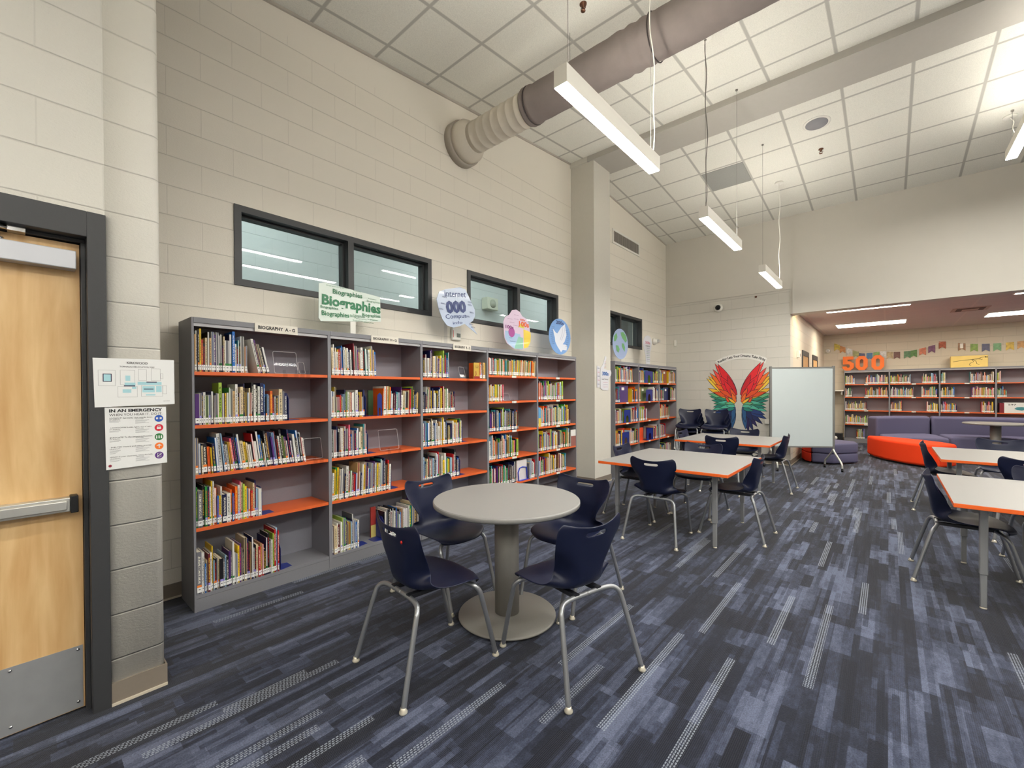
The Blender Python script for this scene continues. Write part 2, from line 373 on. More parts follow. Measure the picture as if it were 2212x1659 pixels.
def emis(name, rgb, s):
    m = bpy.data.materials.new(name); m.use_nodes = True; nt = m.node_tree; nt.nodes.clear()
    e = nt.nodes.new('ShaderNodeEmission'); e.inputs[0].default_value = (*lin(rgb), 1); e.inputs[1].default_value = s
    o = nt.nodes.new('ShaderNodeOutputMaterial'); nt.links.new(e.outputs[0], o.inputs[0]); return m
lampE = emis('diffuser_light', (255, 252, 244), LAMP_DOWN); lampU = emis('uplight', (255, 250, 238), LAMP_UP); lampUR = emis('uplight_close', (255, 250, 238), LAMP_UP * .2)
alcE = emis('troffer_light', (255, 246, 228), ALC); farE = emis('corridor_fill_light', (238, 244, 244), 26.)
def glass_mat(name, tint, refl=1.):
    m = bpy.data.materials.new(name); m.use_nodes = True; nt = m.node_tree; nt.nodes.clear()
    t = nt.nodes.new('ShaderNodeBsdfTransparent'); t.inputs[0].default_value = (*tint, 1)
    _k = refl
    g = nt.nodes.new('ShaderNodeBsdfGlossy'); g.inputs['Roughness'].default_value = .02
    f = nt.nodes.new('ShaderNodeFresnel'); f.inputs[0].default_value = 1.5
    x = nt.nodes.new('ShaderNodeMixShader'); o = nt.nodes.new('ShaderNodeOutputMaterial')
    ge = nt.nodes.new('ShaderNodeNewGeometry'); q = nt.nodes.new('ShaderNodeMath'); q.operation = 'SUBTRACT'; q.inputs[0].default_value = 1.0; nt.links.new(ge.outputs['Backfacing'], q.inputs[1]); q2 = nt.nodes.new('ShaderNodeMath'); q2.operation = 'MULTIPLY'; q.inputs[0].default_value = 1.0; nt.links.new(f.outputs[0], q2.inputs[0]); nt.links.new(q.outputs[0], q2.inputs[1]); q3 = nt.nodes.new('ShaderNodeMath'); q3.operation = 'MULTIPLY'; q3.inputs[1].default_value = refl; nt.links.new(q2.outputs[0], q3.inputs[0]); nt.links.new(q3.outputs[0], x.inputs[0]); nt.links.new(t.outputs[0], x.inputs[1]); nt.links.new(g.outputs[0], x.inputs[2]); nt.links.new(x.outputs[0], o.inputs[0]); return m
glass = glass_mat('window_glass', (.88, .92, .91)); acryl = glass_mat('clear_acrylic', (.93, .93, .94), .15)

# ------------------------------------------------------------------ the room
YB, XD, YC, XR, YF = 8.877, 2.326, 14.5, 10.2, -4.2
def zn(y): return 4.485 + .0915 * y
def zf(y): return 4.879 - .09 * (y - 6.3)
struct('floor', MB().box(-.2, XR, YF, YC + .3, -.1, 0), carpet)
# wall_left: block wall with three strip windows
WIN = [(.357, 2.248), (2.781, 4.65), (5.72, 7.594)]
ZW0, ZW1 = 2.235, 2.845
mb = MB(); ys = [YF]
for a, b in WIN: ys += [a, b]
ys.append(YB + .3)
for i in range(0, len(ys), 2): mb.box(-.2, 0, ys[i], ys[i + 1], 0, 5.2)
for a, b in WIN: mb.box(-.2, 0, a, b, 0, ZW0); mb.box(-.2, 0, a, b, ZW1, 5.2)
struct('wall_left', mb, blkA)
# thin return and control joint near the entry
struct('trim_1', MB().box(0, .012, -.32, -.165, 0, 4.6), block_mat('block_return', (196, 186, 170), 'Y', phase=.1, zph=.1))
# entry wall (parallel to the left wall, nearer), rounded corner block, with the door opening
mb = MB(); DY0, DY1, DZ = -1.52, -.54, 2.10
def bull(z0, z1):
    pts = [(.72, -.281), (1.069 - .03, -.281)] + [(1.069 - .03 + .03 * math.sin(math.radians(a)), -.281 - .03 + .03 * math.cos(math.radians(a))) for a in (22, 45, 68, 90)] + [(1.069, DY1 + .06), (.72, DY1 + .06)]
    mb.prism(pts[::-1], lambda a, b, d: (a, b, d), z0, z1, sm=True)
bull(0, 4.9)
mb.box(.72, 1.069, YF, DY0 - .06, 0, 4.9); mb.box(.72, 1.069, DY0 - .06, DY1 + .06, DZ + .112, 4.9)
mb.box(.72, .94, DY0 - .06, DY1 + .06, 0, DZ + .112)  # unseen slab added behind the door leaf to block light under it
struct('wall_entry', mb, blkP)
struct('wall_front', MB().box(-.2, XR, YF - .2, YF, 0, 5.2), paint)
struct('wall_right', MB().box(XR, XR + .2, YF, YC + .3, 0, 5.2), paint)
# wall_back: block below, smooth drywall above
mb = MB(); mb.box(-.2, XD, YB, YB + .3, 0, 3.297, 0); mb.box(-.2, XD + .036, YB - .012, YB + .3, 3.297, 5.2, 1)
mb.box(XD + .036, XR, YB - .03, YB + .25, 2.831, 5.2, 1); mb.box(XD, XD + .036, YB - .012, YB + .3, 2.831, 3.297, 1)
struct('wall_back', mb, [blkB, paint])
struct('wall_alcove_side', MB().box(XD - .25, XD, YB + .3, YC, 0, 3.2), blkD)
struct('wall_alcove_back', MB().box(XD - .25, XR, YC, YC + .2, 0, 3.2), blkC)
struct('ceiling_alcove', MB().box(XD, XR, YB + .25, YC, 2.952, 3.05), ceilA)
mb = MB()
mb.prism([(YF, zn(YF)), (5.3, zn(5.3)), (5.3, zn(5.3) + .1), (YF, zn(YF) + .1)], lambda a, b, d: (d, a, b), -.1, XR)
mb.prism([(5.3, zf(5.3)), (YB, zf(YB)), (YB, zf(YB) + .1), (5.3, zf(5.3) + .1)], lambda a, b, d: (d, a, b), -.1, XR)
struct('ceiling', mb, ceilm)
# wall angle along the ceiling edge
mb = MB()
mb.prism([(YF, zn(YF)), (5.02, zn(5.02)), (5.02, zn(5.02) - .022), (YF, zn(YF) - .022)], lambda a, b, d: (d, a, b), 0, .018)
mb.prism([(5.58, zf(5.58)), (YB, zf(YB)), (YB, zf(YB) - .022), (5.58, zf(5.58) - .022)], lambda a, b, d: (d, a, b), 0, .018)
struct('trim_2', mb, mat('wall_angle', (182, 176, 166), .5))
struct('trim_3', MB().box(.3, XR, 5.0, 5.57, 4.865, 5.0), mat('beam_paint', (178, 174, 166), .6, noise=.03, nscale=20))        # dropped beam
struct('trim_4', MB().box(0, .402, 5.023, 5.521, 0, 4.93).box(0, .3, 5.0, 5.57, 4.868, 4.96), colm)      # column
mb = MB()
def base(mb, x0, x1, y0, y1, nx=0, ny=0):
    mb.box(x0, x1, y0, y1, 0, .102, 0)
    mb.box(x0 - .006 * (nx < 0), x1 + .006 * (nx > 0), y0 - .006 * (ny < 0), y1 + .006 * (ny > 0), 0, .012, 1)
for nm, args in (('baseboard_left', [(0, .008, -.3, .03, 1, 0), (0, .008, 8.49, YB, 1, 0)]), ('baseboard_column', [(.402, .410, 5.015, 5.529, 1, 0), (0, .402, 5.015, 5.023, 0, -1)]),
                 ('baseboard_entry', [(1.069, 1.077, DY1 + .062, -.275, 1, 0), (.75, 1.069, -.281, -.275, 0, 0)]),
                 ('baseboard_back', [(0, XD, YB - .008, YB, 0, -1)]), ('baseboard_alcove', [(XD, XD + .008, YB, YC, 1, 0), (XD + .008, 2.79, YC - .008, YC, 0, -1)])):
    mb = MB(); [base(mb, *a) for a in args]; struct(nm, mb, [basem, baseed])

# windows: grey hollow frames, two panes each, glass set back
for i, (a, b) in enumerate(WIN):
    r = thing('window_%d' % (i + 1), None, None, (0, (a + b) / 2, ZW0)); tag(r, kind='structure')
    f = MB(); c = (a + b) / 2 + .005; t = .05
    f.box(-.16, .012, a, b, ZW1 - t, ZW1); f.box(-.16, .012, a, b, ZW0, ZW0 + t); f.box(-.16, .012, a, a + t, ZW0 + t, ZW1 - t); f.box(-.16, .012, b - t, b, ZW0 + t, ZW1 - t)
    f.box(-.16, .012, c - .028, c + .028, ZW0 + t, ZW1 - t)
    for q0, q1 in ((a + t, c - .028), (c + .028, b - t)):     # glazing stops
        f.box(-.135, -.06, q0, q1, ZW1 - t - .016, ZW1 - t); f.box(-.135, -.06, q0, q1, ZW0 + t, ZW0 + t + .016)
        f.box(-.135, -.06, q0, q0 + .016, ZW0 + t + .016, ZW1 - t - .016); f.box(-.135, -.06, q1 - .016, q1, ZW0 + t + .016, ZW1 - t - .016)
        g = MB().box(-.102, -.096, q0 + .016, q1 - .016, ZW0 + t + .016, ZW1 - t - .016).build('pane', glass, r)
    f.build('window_frame', dark, r)
# the room seen through the windows
cool = block_mat('block_beyond', (206, 212, 212), 'Y', phase=.1)
struct('wall_beyond', MB().box(-2.6, -2.4, -2, 12, 0, 4.6).box(-2.4, -.2, -2.2, -2, 0, 4.6).box(-2.4, -.2, 12, 12.2, 0, 4.6), cool)
struct('ceiling_beyond', MB().box(-2.6, -.1, -2.2, 12.2, 4.3, 4.4), mat('ceiling_beyond', (216, 226, 228), .8))
struct('floor_beyond', MB().box(-2.6, -.2, -2.2, 12.2, -.1, 0), carpet)
for k, y in enumerate((1.0, 4.4, 7.8)):  # unseen lamps added to brighten the room behind the windows
    t_ = thing('ceiling_light', 'cool white strip light added unseen to brighten the room behind the %s window' % ('widest' if k == 0 else 'middle' if k == 1 else 'farthest'), 'ceiling light', (-1.2, y, 4.3))
    MB().box(-1.28, -1.12, y - .6, y + .6, 4.25, 4.3).build('housing', lampw, t_); MB().box(-1.27, -1.13, y - .59, y + .59, 4.244, 4.25).build('diffuser', farE, t_)
t_ = thing('wall_speaker', 'boxy cream wall speaker seen through the middle window', 'speaker', (-2.4, 5.65, 3.18))
MB().box(-2.4, -2.24, 5.48, 5.80, 3.06, 3.30).build('cabinet', mat('speaker_cream', (206, 208, 190), .6), t_, bevel=.012)
MB().lathe([(.085, 0), (.085, .006), (.0, .008)], (-2.24, 5.64, 3.18), 24, axis='X').build('grille', mat('speaker_grille', (176, 180, 164), .7), t_)

# door_1: entry door with closer, panic bar and kick plate
d = thing('door_1', None, None, (1.0, -1.0, 0)); tag(d, kind='structure')
f = MB(); X0, X1 = .93, 1.082
for y0, y1 in ((DY1, DY1 + .062), (DY0 - .062, DY0)): f.box(X0, X1, y0, y1, 0, DZ + .112)
f.box(X0, X1, DY0, DY1, DZ, DZ + .112)
f.box(.945, 1.02, DY1 - .016, DY1, 0, DZ - .016); f.box(.945, 1.02, DY0, DY0 + .016, 0, DZ - .016); f.box(.945, 1.02, DY0, DY1, DZ - .016, DZ)
f.build('door_frame', dark, d, bevel=.002)
MB().box(.955, 1.0, DY0 + .018, DY1 - .018, .012, DZ - .022).build('door_leaf', wood, d, bevel=.001)
MB().box(1.0, 1.003, DY0 + .03, DY1 - .024, .016, .292).build('kick_plate', steel, d)
sc_ = MB()
for y in (-.58, -.78, -1.0, -1.22, -1.44):
    for z in (.045, .277): sc_.lathe([(.006, 0), (.006, .002), (0, .003)], (1.003, y, z), 10, axis='X')
sc_.build('screws', chrome, d)
p = MB().box(1.003, 1.05, DY0 + .1, -.60, .905, .965).box(1.003, 1.055, -.60, -.575, .898, .972, 1).box(1.0, 1.045, DY0 + .06, DY0 + .2, .885, .985, 0).build('panic_bar', [satin, black], d, bevel=.003)
MB().box(1.05, 1.062, DY0 + .2, -.61, .915, .955).build('push_pad', satin, p, bevel=.004)
MB().box(1.0, 1.06, -1.1, -.572, 1.955, 2.035).build('door_closer', closer, d, bevel=.004)
MB().lathe([(.022, 0), (.022, .012), (.012, .012), (.012, .03), (0, .032)], (1.03, -.80, 2.035), 16).build('closer_spindle', chrome, d)
MB().tube([(1.03, -.80, 2.062), (1.11, -.98, 2.075), (1.16, -1.08, 2.08)], .009, 8).tube([(1.16, -1.08, 2.09), (1.07, -.84, 2.088), (1.03, -.745, 2.088)], .010, 8).box(1.0, 1.05, -.77, -.72, 2.078, 2.099).build('closer_arm', chrome, d)

# ------------------------------------------------------------------ bookcases
S = .365; HS = 1.905; U_ = .9144
Z13 = [1.555, 1.208, .885, .54]; Z45 = [1.602, 1.302, .958, .64, .325]; ZS2 = [1.562, 1.22, .872, .495]
BAY = {}
def bay(name, origin, ax, width, zs, depth_back, label, group, header=None, first=False, last=False, hy=None, slabels=(), nlab=False):
    """ax='Y': runs along the left wall facing +X; ax='X': along the alcove wall facing -Y. d = distance from the front face"""
    def P(a, dd, z): return (S - dd, origin + a, z) if ax == 'Y' else (origin + a, 14.178 + dd, z)
    def B(m, a0, a1, d0, d1, z0, z1, mi=0):
        p, q = P(a0, d0, z0), P(a1, d1, z1); m.box(min(p[0], q[0]), max(p[0], q[0]), min(p[1], q[1]), max(p[1], q[1]), z0, z1, mi); return m
    D = .322; H = HS if ax == 'Y' else 1.93
    t = thing(name, label, 'bookcase', P(width / 2, D / 2, 0), 0, group)
    tk = .013
    B(MB(), 0, tk, 0, D, 0, H).build('side_panel', shelfm, t); B(MB(), width - tk, width, 0, D, 0, H).build('side_panel', shelfm, t)
    B(MB(), tk, width - tk, D - .012, D, .0, H - .02).build('back_panel', backm, t)
    B(MB(), tk, width - tk, -.002 if ax == 'Y' else -.002, D, H - .034, H).build('top_panel', shelfm, t)
    B(MB(), tk, width - tk, .006, .03, H - .056, H - .034).build('top_lip', mat('shelf_lip', (176, 175, 178), .45, .2), t)
    k = B(MB(), tk, width - tk, .004, D - .012, .085, .107); B(k, tk, width - tk, .004, .02, 0, .083); k.build('plinth', shelfm, t)
    for z in zs: B(MB(), tk + .001, width - tk - .001, .005, D - .014, z - .022, z).build('shelf', shelfo, t)
    if header:
        c0, c1 = header[1], header[2]
        h = B(MB(), c0, c1, -.008, -.002, H - .058, H + .004).build('header_label', mat('label_card', (226, 220, 208), .5), t)
        text('lettering', header[0], ink, t, P((c0 + c1) / 2, -.0088, H - .026), (0, 1, 0), (0, 0, 1), width=(c1 - c0) * .86, height=.026, bold=.035)
    if nlab:
        for z in zs:
            B(MB(), width / 2 - .04, width / 2 + .04, .0015, .0045, z - .024, z + .0).build('shelf_label', white, t)
    return t
names5 = ['first', 'second', 'third', 'fourth', 'fifth']
hd = {0: ('BIOGRAPHY  A - G', .37, .665), 1: ('BIOGRAPHY  H - Q', .372, .65), 2: ('BIOGRAPHY  R - Z', .40, .65)}
blab = ['grey metal bookcase bay under the BIOGRAPHY A - G sign, orange shelves', 'grey metal bookcase bay under the BIOGRAPHY H - Q sign, orange shelves',
        'grey metal bookcase bay under the BIOGRAPHY R - Z sign, orange shelves', 'grey metal bookcase bay with a full top row of small paperbacks',
        'grey metal bookcase bay with an empty top shelf beside the column']
for i in range(5):
    bay('bookcase', i * U_, 'Y', U_, Z13 if i < 3 else Z45, 0, blab[i], 'bookcase bays along the window wall', hd.get(i), nlab=(i >= 3))
G2 = 5 * U_ + 1.169
b2 = ['grey metal bookcase bay beyond the column, beside the column', 'grey metal bookcase bay beyond the column, middle of its three', 'grey metal bookcase bay beyond the column, beside the far wall']
for i in range(3):
    bay('bookcase', G2 + i * U_, 'Y', U_, ZS2, 0, b2[i], 'bookcase bays beyond the column', nlab=True)
ba = ['grey metal bookcase bay in the alcove, under the orange digits 500', 'grey metal bookcase bay in the alcove, between the 500 digits and the dinosaur box', 'grey metal bookcase bay in the alcove, under the yellow dinosaur box', 'grey metal bookcase bay in the alcove, holding the 597 box', 'grey metal bookcase bay in the alcove, to the right of the 597 box']
ZA = [1.56, 1.221, .864, .493]
for i in range(5):
    bay('bookcase', 2.80 + i * .9144, 'X', .9144, ZA, 0, ba[i], 'bookcase bays in the alcove', nlab=True)

# ------------------------------------------------------------------ books
COL = {'white': (236, 234, 226), 'cream': (228, 208, 166), 'navy': (22, 28, 78), 'black': (30, 28, 34), 'red': (200, 24, 32), 'orange': (240, 104, 24), 'yellow': (240, 200, 36),
       'blue': (24, 110, 196), 'green': (40, 140, 60), 'purple': (84, 40, 120), 'pink': (226, 90, 120), 'tan': (206, 168, 116), 'teal': (52, 148, 152), 'maroon': (118, 34, 48), 'grey': (120, 120, 128),
       'pale blue': (160, 196, 226), 'lime': (170, 204, 72), 'brown': (116, 76, 56)}
MIX = {'bio': ['white'] * 14 + ['cream'] * 4 + ['navy'] * 8 + ['black'] * 8 + ['tan', 'tan', 'red', 'red', 'orange', 'yellow', 'yellow', 'blue', 'blue', 'green', 'purple', 'purple', 'pink', 'teal', 'maroon', 'grey', 'grey', 'pale blue', 'pale blue', 'lime', 'brown'],
       'small': ['cream', 'white', 'orange', 'tan', 'green', 'teal', 'navy', 'yellow', 'grey', 'red'],
       'dark': ['black'] * 5 + ['navy'] * 5 + ['teal', 'green', 'lime', 'orange', 'blue', 'purple', 'red', 'grey'],
       'mixed': ['white', 'white', 'white', 'cream', 'purple', 'navy', 'maroon', 'yellow', 'yellow', 'blue', 'teal', 'pink', 'green', 'red', 'orange', 'tan', 'black', 'black', 'pale blue', 'lime', 'brown'],
       'pink': ['pink', 'purple', 'green', 'lime', 'tan', 'orange', 'yellow', 'maroon', 'white']}
TIT = [(24, 24, 30), (240, 236, 220), (214, 60, 50), (240, 200, 70)]
def ordn(n):
    W_ = ['zeroth', 'first', 'second', 'third', 'fourth', 'fifth', 'sixth', 'seventh', 'eighth', 'ninth', 'tenth', 'eleventh', 'twelfth', 'thirteenth', 'fourteenth', 'fifteenth', 'sixteenth', 'seventeenth', 'eighteenth', 'nineteenth']
    if n < 20: return W_[n]
    T_ = ['', '', 'twent', 'thirt', 'fort', 'fift', 'sixt', 'sevent', 'eight', 'ninet']
    a, b = divmod(n, 10); return (T_[a] + 'ieth') if b == 0 else T_[a] + 'y-' + W_[b]
ALL = []          # every book: dict(frame, dims, colour, label ...)
CNT = {}
def row(ax, a0, a1, z, style, where, mix='bio', hmin=.18, hmax=.27, zroom=.30, dens=1.0, start=1, dots=True, flow=None):
    """stand books side by side from a0 to a1; style: 0 upright, >0 leaning back to the left, <0 leaning to the right"""
    a = a0 + .003; n = CNT.get(where, 0); hbase = (hmin + hmax) / 2; cols = MIX[mix]; last = None; pa = None
    while a < a1 - .006:
        n += 1; big = rnd.random()
        th = (rnd.uniform(.006, .0155) if big < .88 else rnd.uniform(.017, .027)) * dens
        if big > .38: hbase = rnd.choice([hmin, hmin + .01, hmin + (hmax - hmin) * .35, hmin + (hmax - hmin) * .6, hmax - .01])
        h = min(max(hmin - .01, min(hmax, hbase + rnd.uniform(-.024, .024))), zroom)
        dp = rnd.uniform(.14, .20); th_ = th
        ang = 0.
        if flow: ang = flow((a - a0) / (a1 - a0))
        else: ang = style
        if pa is not None and ang > pa: a += h * (math.sin(ang) - math.sin(pa)) + .0005     # room for the tops to fan out
        step = th / math.cos(ang) + .0011; pa = ang
        if a + step > a1: n -= 1; break
        c = rnd.choice(cols)
        while c == last: c = rnd.choice(cols)
        last = c; fr = rnd.uniform(.004, .02)
        ALL.append(dict(ax=ax, a=a, z=z, th=th, h=h, dp=dp, fr=fr, ang=ang, col=c, n=n, where=where, dot=rnd.choice([(40, 130, 60), (250, 140, 60), (160, 150, 226)]) if (dots and rnd.random() < .4) else None,
                        tone=rnd.uniform(.7, 1.0), tit=rnd.choice(TIT), seed=rnd.randint(1, 900), text=rnd.random()))
        a += step
    CNT[where] = n
    return n
L_ = lambda k: (lambda f: math.radians(k) if f > .66 else 0.)
def bw(r, b): return '%s shelf of the %s bay from the door' % (r, b)
# bay 1
row('Y', .015, .335, Z13[0], 0, ('top', 0), hmin=.19, hmax=.28); row('Y', .398, .478, Z13[0], math.radians(12), ('top', 0), hmin=.2, hmax=.27, start=25)
row('Y', .015, .60, Z13[1], 0, ('second', 0), hmin=.19, hmax=.28)
row('Y', .015, .735, Z13[2], 0, ('third', 0), flow=lambda f: math.radians(7) * min(1, f / .30), hmin=.18, hmax=.26)
row('Y', .015, .41, Z13[3], 0, ('fourth', 0), hmin=.2, hmax=.29); row('Y', .015, .53, .107, 0, ('bottom', 0), hmin=.2, hmax=.32, zroom=.36)
# bay 2
row('Y', .938, 1.352, Z13[0], math.radians(1.6), ('top', 1), hmin=.2, hmax=.27); n = row('Y', .93, 1.24, Z13[1], 0, ('second', 1), hmin=.18, hmax=.26)
row('Y', 1.405, 1.803, Z13[1], math.radians(-2), ('second', 1), hmin=.19, hmax=.26, start=n + 1)
row('Y', .93, 1.26, Z13[2], 0, ('third', 1), hmin=.19, hmax=.26); row('Y', .93, 1.49, Z13[3], math.radians(-2), ('fourth', 1), hmin=.2, hmax=.29)
n = row('Y', .93, 1.17, .107, 0, ('bottom', 1), hmin=.22, hmax=.3); row('Y', 1.42, 1.80, .107, 0, ('bottom', 1), hmin=.2, hmax=.28, start=n + 1)
# bay 3
n = row('Y', 1.845, 2.21, Z13[0], 0, ('top', 2), hmin=.2, hmax=.28); row('Y', 2.63, 2.715, Z13[0], 0, ('top', 2), mix='small', hmin=.175, hmax=.18, start=n + 1)
row('Y', 1.845, 2.27, Z13[1], 0, ('second', 2), hmin=.19, hmax=.27); row('Y', 1.845, 2.365, Z13[2], 0, ('third', 2), hmin=.2, hmax=.28)
row('Y', 1.845, 2.33, Z13[3], 0, ('fourth', 2), hmin=.2, hmax=.28)
# bay 4
row('Y', 2.76, 3.628, Z45[0], 0, ('top', 3), mix='small', hmin=.185, hmax=.195, dots=False, flow=lambda f: math.radians(-4) if f > .55 else 0)
row('Y', 2.76, 3.04, Z45[1], 0, ('second', 3), mix='pink', hmin=.185, hmax=.195); row('Y', 2.76, 3.29, Z45[2], 0, ('third', 3), mix='dark', hmin=.22, hmax=.27)
row('Y', 2.76, 3.30, Z45[3], 0, ('fourth', 3), mix='mixed', hmin=.2, hmax=.28); n = row('Y', 2.76, 3.27, Z45[4], 0, ('fifth', 3), mix='dark', hmin=.2, hmax=.25)
row('Y', 3.50, 3.64, Z45[4], 0, ('fifth', 3), hmin=.2, hmax=.25, start=n + 1)
# bay 5
row('Y', 3.675, 4.25, Z45[1], 0, ('second', 4), mix='mixed', hmin=.2, hmax=.25); row('Y', 3.675, 4.43, Z45[2], 0, ('third', 4), mix='mixed', hmin=.22, hmax=.28)
row('Y', 3.675, 4.42, Z45[3], 0, ('fourth', 4), mix='mixed', hmin=.2, hmax=.27); row('Y', 3.675, 4.33, Z45[4], 0, ('fifth', 4), mix='mixed', hmin=.2, hmax=.27)
# beyond the column
for a0, a1, z, wh, mx in ((5.772, 6.44, 0, ('top', 5), 'mixed'), (5.76, 5.94, 1, ('second', 5), 'mixed'), (6.39, 6.635, 1, ('second', 5), 'mixed'), (5.76, 6.06, 2, ('third', 5), 'mixed'), (6.36, 6.635, 2, ('third', 5), 'mixed'),
                          (5.76, 6.02, 3, ('fourth', 5), 'mixed'), (6.31, 6.635, 3, ('fourth', 5), 'mixed'), (6.68, 6.88, 0, ('top', 6), 'mixed'), (7.34, 7.55, 0, ('top', 6), 'mixed'), (6.68, 6.77, 1, ('second', 6), 'mixed'),
                          (7.30, 7.55, 1, ('second', 6), 'mixed'), (6.68, 7.05, 2, ('third', 6), 'mixed'), (7.32, 7.55, 3, ('fourth', 6), 'mixed'), (7.59, 7.80, 0, ('top', 7), 'mixed'), (8.10, 8.46, 0, ('top', 7), 'mixed'),
                          (7.59, 7.84, 1, ('second', 7), 'mixed'), (8.18, 8.46, 1, ('second', 7), 'mixed'), (7.59, 8.13, 2, ('third', 7), 'mixed'), (7.59, 7.92, 3, ('fourth', 7), 'mixed'), (7.60, 8.23, 4, ('bottom', 7), 'mixed')):
    row('Y', a0, a1, ([*ZS2, .107])[z], math.radians(3) if (z == 0 and a0 < 6) or z == 4 else 0, wh, mix=mx, hmin=.2, hmax=.27)
for a0, a1, z in ((2.82, 3.02, 0), (3.24, 3.69, 0), (2.82, 2.97, 1), (3.24, 3.69, 1), (2.82, 3.28, 2), (2.82, 3.30, 3), (3.05, 3.24, 4), (3.73, 4.13, 0), (4.32, 4.60, 0), (3.73, 4.18, 1), (4.31, 4.60, 1), (3.73, 3.95, 2), (4.40, 4.60, 2),
                  (4.645, 4.73, 0), (5.13, 5.52, 0), (4.645, 4.88, 1), (5.16, 5.52, 1), (4.645, 4.93, 2), (5.32, 5.52, 2), (5.56, 5.63, 0), (5.56, 5.72, 1), (6.05, 6.4, 0), (6.1, 6.4, 1)):
    row('X', a0, a1, ([*ZA, .107])[z], 0, ('alcove', 0), mix='mixed', hmin=.17, hmax=.26)

def book_verts(bk, off):
    """eight corners of a box in the book's own frame: s across the spine, dd into the shelf, h up"""
    ca, sa = math.cos(bk['ang']), math.sin(bk['ang'])
    def W(s, dd, h):
        # lean about the lower corner that touches the shelf
        if sa >= 0: y = s * ca - h * sa; z = h * ca + s * sa
        else: q = s - bk['th']; y = q * ca - h * sa + bk['th'] / max(ca, .1); z = h * ca + q * sa
        # the foot stays at y >= 0 for a book leaning left
        a = bk['a'] + y; zz = bk['z'] + z
        p = (S - .004 - bk['fr'] - dd, a, zz) if bk['ax'] == 'Y' else (a, 14.182 + bk['fr'] + dd, zz)
        return Vector(p) - off
    return W
def build_book(lists, bk, off, what=('body',)):
    V, F, MI, CC, TT, UVs = lists; W = book_verts(bk, off); flip = bk['ax'] == 'Y'
    cov = tuple(min(1, x * bk['tone']) for x in lin(COL[bk['col']])); lum = .3 * cov[0] + .59 * cov[1] + .11 * cov[2]
    tt = lin((28, 28, 36) if lum > .35 else bk['tit'] if bk['tit'][0] > 60 else (236, 230, 214))
    if bk['text'] < .1: tt = cov
    solid = .12 < bk['text'] < .38
    if solid: tt = lin([(26, 30, 60), (22, 22, 26), (40, 60, 110), (120, 40, 50)][bk['seed'] % 4]) if lum > .35 else (.8, .78, .72)
    def bx(s0, s1, d0, d1, h0, h1, mi, col, t, uvon=False):
        n = len(V)
        for h in (h0, h1):
            for dd in (d0, d1):
                for s in (s0, s1): V.append(tuple(W(s, dd, h)))
        for k, q in enumerate(((0, 2, 3, 1), (4, 5, 7, 6), (0, 1, 5, 4), (2, 6, 7, 3), (0, 4, 6, 2), (1, 3, 7, 5))):
            q2 = q[::-1] if not flip else q
            F.append(tuple(n + i for i in q2)); MI.append(mi); CC.append(col); TT.append(t)
            if uvon and k == 2:
                uv = {0: (0, 0), 1: (1, 0), 5: (1, 1), 4: (0, 1)}; sd = bk['seed']
                UVs.append([(uv[i][0] * .998 + .001 + sd, uv[i][1] * .998 + .001 + sd * 2) for i in q2])
            else: UVs.append([(0, 0)] * 4)
    th, h, dp = bk['th'], bk['h'], bk['dp']; c = .0016
    if 'body' in what:
        bx(0, th, 0, c, 0, h, 0, cov, (*tt, 0. if solid else 1.), True)                         # spine
        bx(0, c, c, dp, 0, h, 0, cov, tt); bx(th - c, th, c, dp, 0, h, 0, cov, tt)   # boards
        bx(c, th - c, c, dp - .004, .003, h - .003, 1, (1, 1, 1), (1, 1, 1))         # page block
    if 'label' in what:
        bx(.0004, th - .0004, -.0007, -.0002, .012, .045, 2, (1, 1, 1), (1, 1, 1))
        k = lin((60, 58, 66)); bx(th * .3, th * .7, -.0010, -.0008, .029, .034, 0, k, k); bx(th * .35, th * .65, -.0010, -.0008, .003, .009, 0, k, k)
    if 'dot' in what and bk['dot']:
        cc = lin(bk['dot']); bx(.0006, th - .0006, -.0011, -.0008, .046, .060, 0, cc, cc)
def mesh_from(name, lists, mats):
    V, F, MI, CC, TT, UVs = lists
    me = bpy.data.meshes.new(name); me.from_pydata(V, [], F)
    for m_ in mats: me.materials.append(m_)
    me.polygons.foreach_set('material_index', MI)
    for nm, src in (('cover', CC), ('title', TT)):
        at = me.attributes.new(nm, 'FLOAT_COLOR', 'CORNER'); arr = []
        for p, c in zip(me.polygons, src): arr += [c[0], c[1], c[2], c[3] if len(c) > 3 else 1.] * p.loop_total
        at.data.foreach_set('color', arr)
    uv = me.uv_layers.new(name='UVMap'); fl = [x for q in UVs for p in q for x in p]; uv.data.foreach_set('uv', fl)
    return me
def px_area(bk):
    W = book_verts(bk, Vector((0, 0, 0))); P = []
    for s, h in ((0, 0), (bk['th'], 0), (bk['th'], bk['h']), (0, bk['h'])):
        v = W(s, 0, h) - CAMP; dz = -(v.dot(CB)); P.append((v.dot(CR) / dz, v.dot(CU) / dz))
    return abs(sum(P[i][0] * P[(i + 1) % 4][1] - P[(i + 1) % 4][0] * P[i][1] for i in range(4)))
order = sorted(ALL, key=px_area, reverse=True); first300 = set(id(b_) for b_ in order[:300])
BN = ['A - G', 'H - Q', 'R - Z', 'fourth', 'fifth']
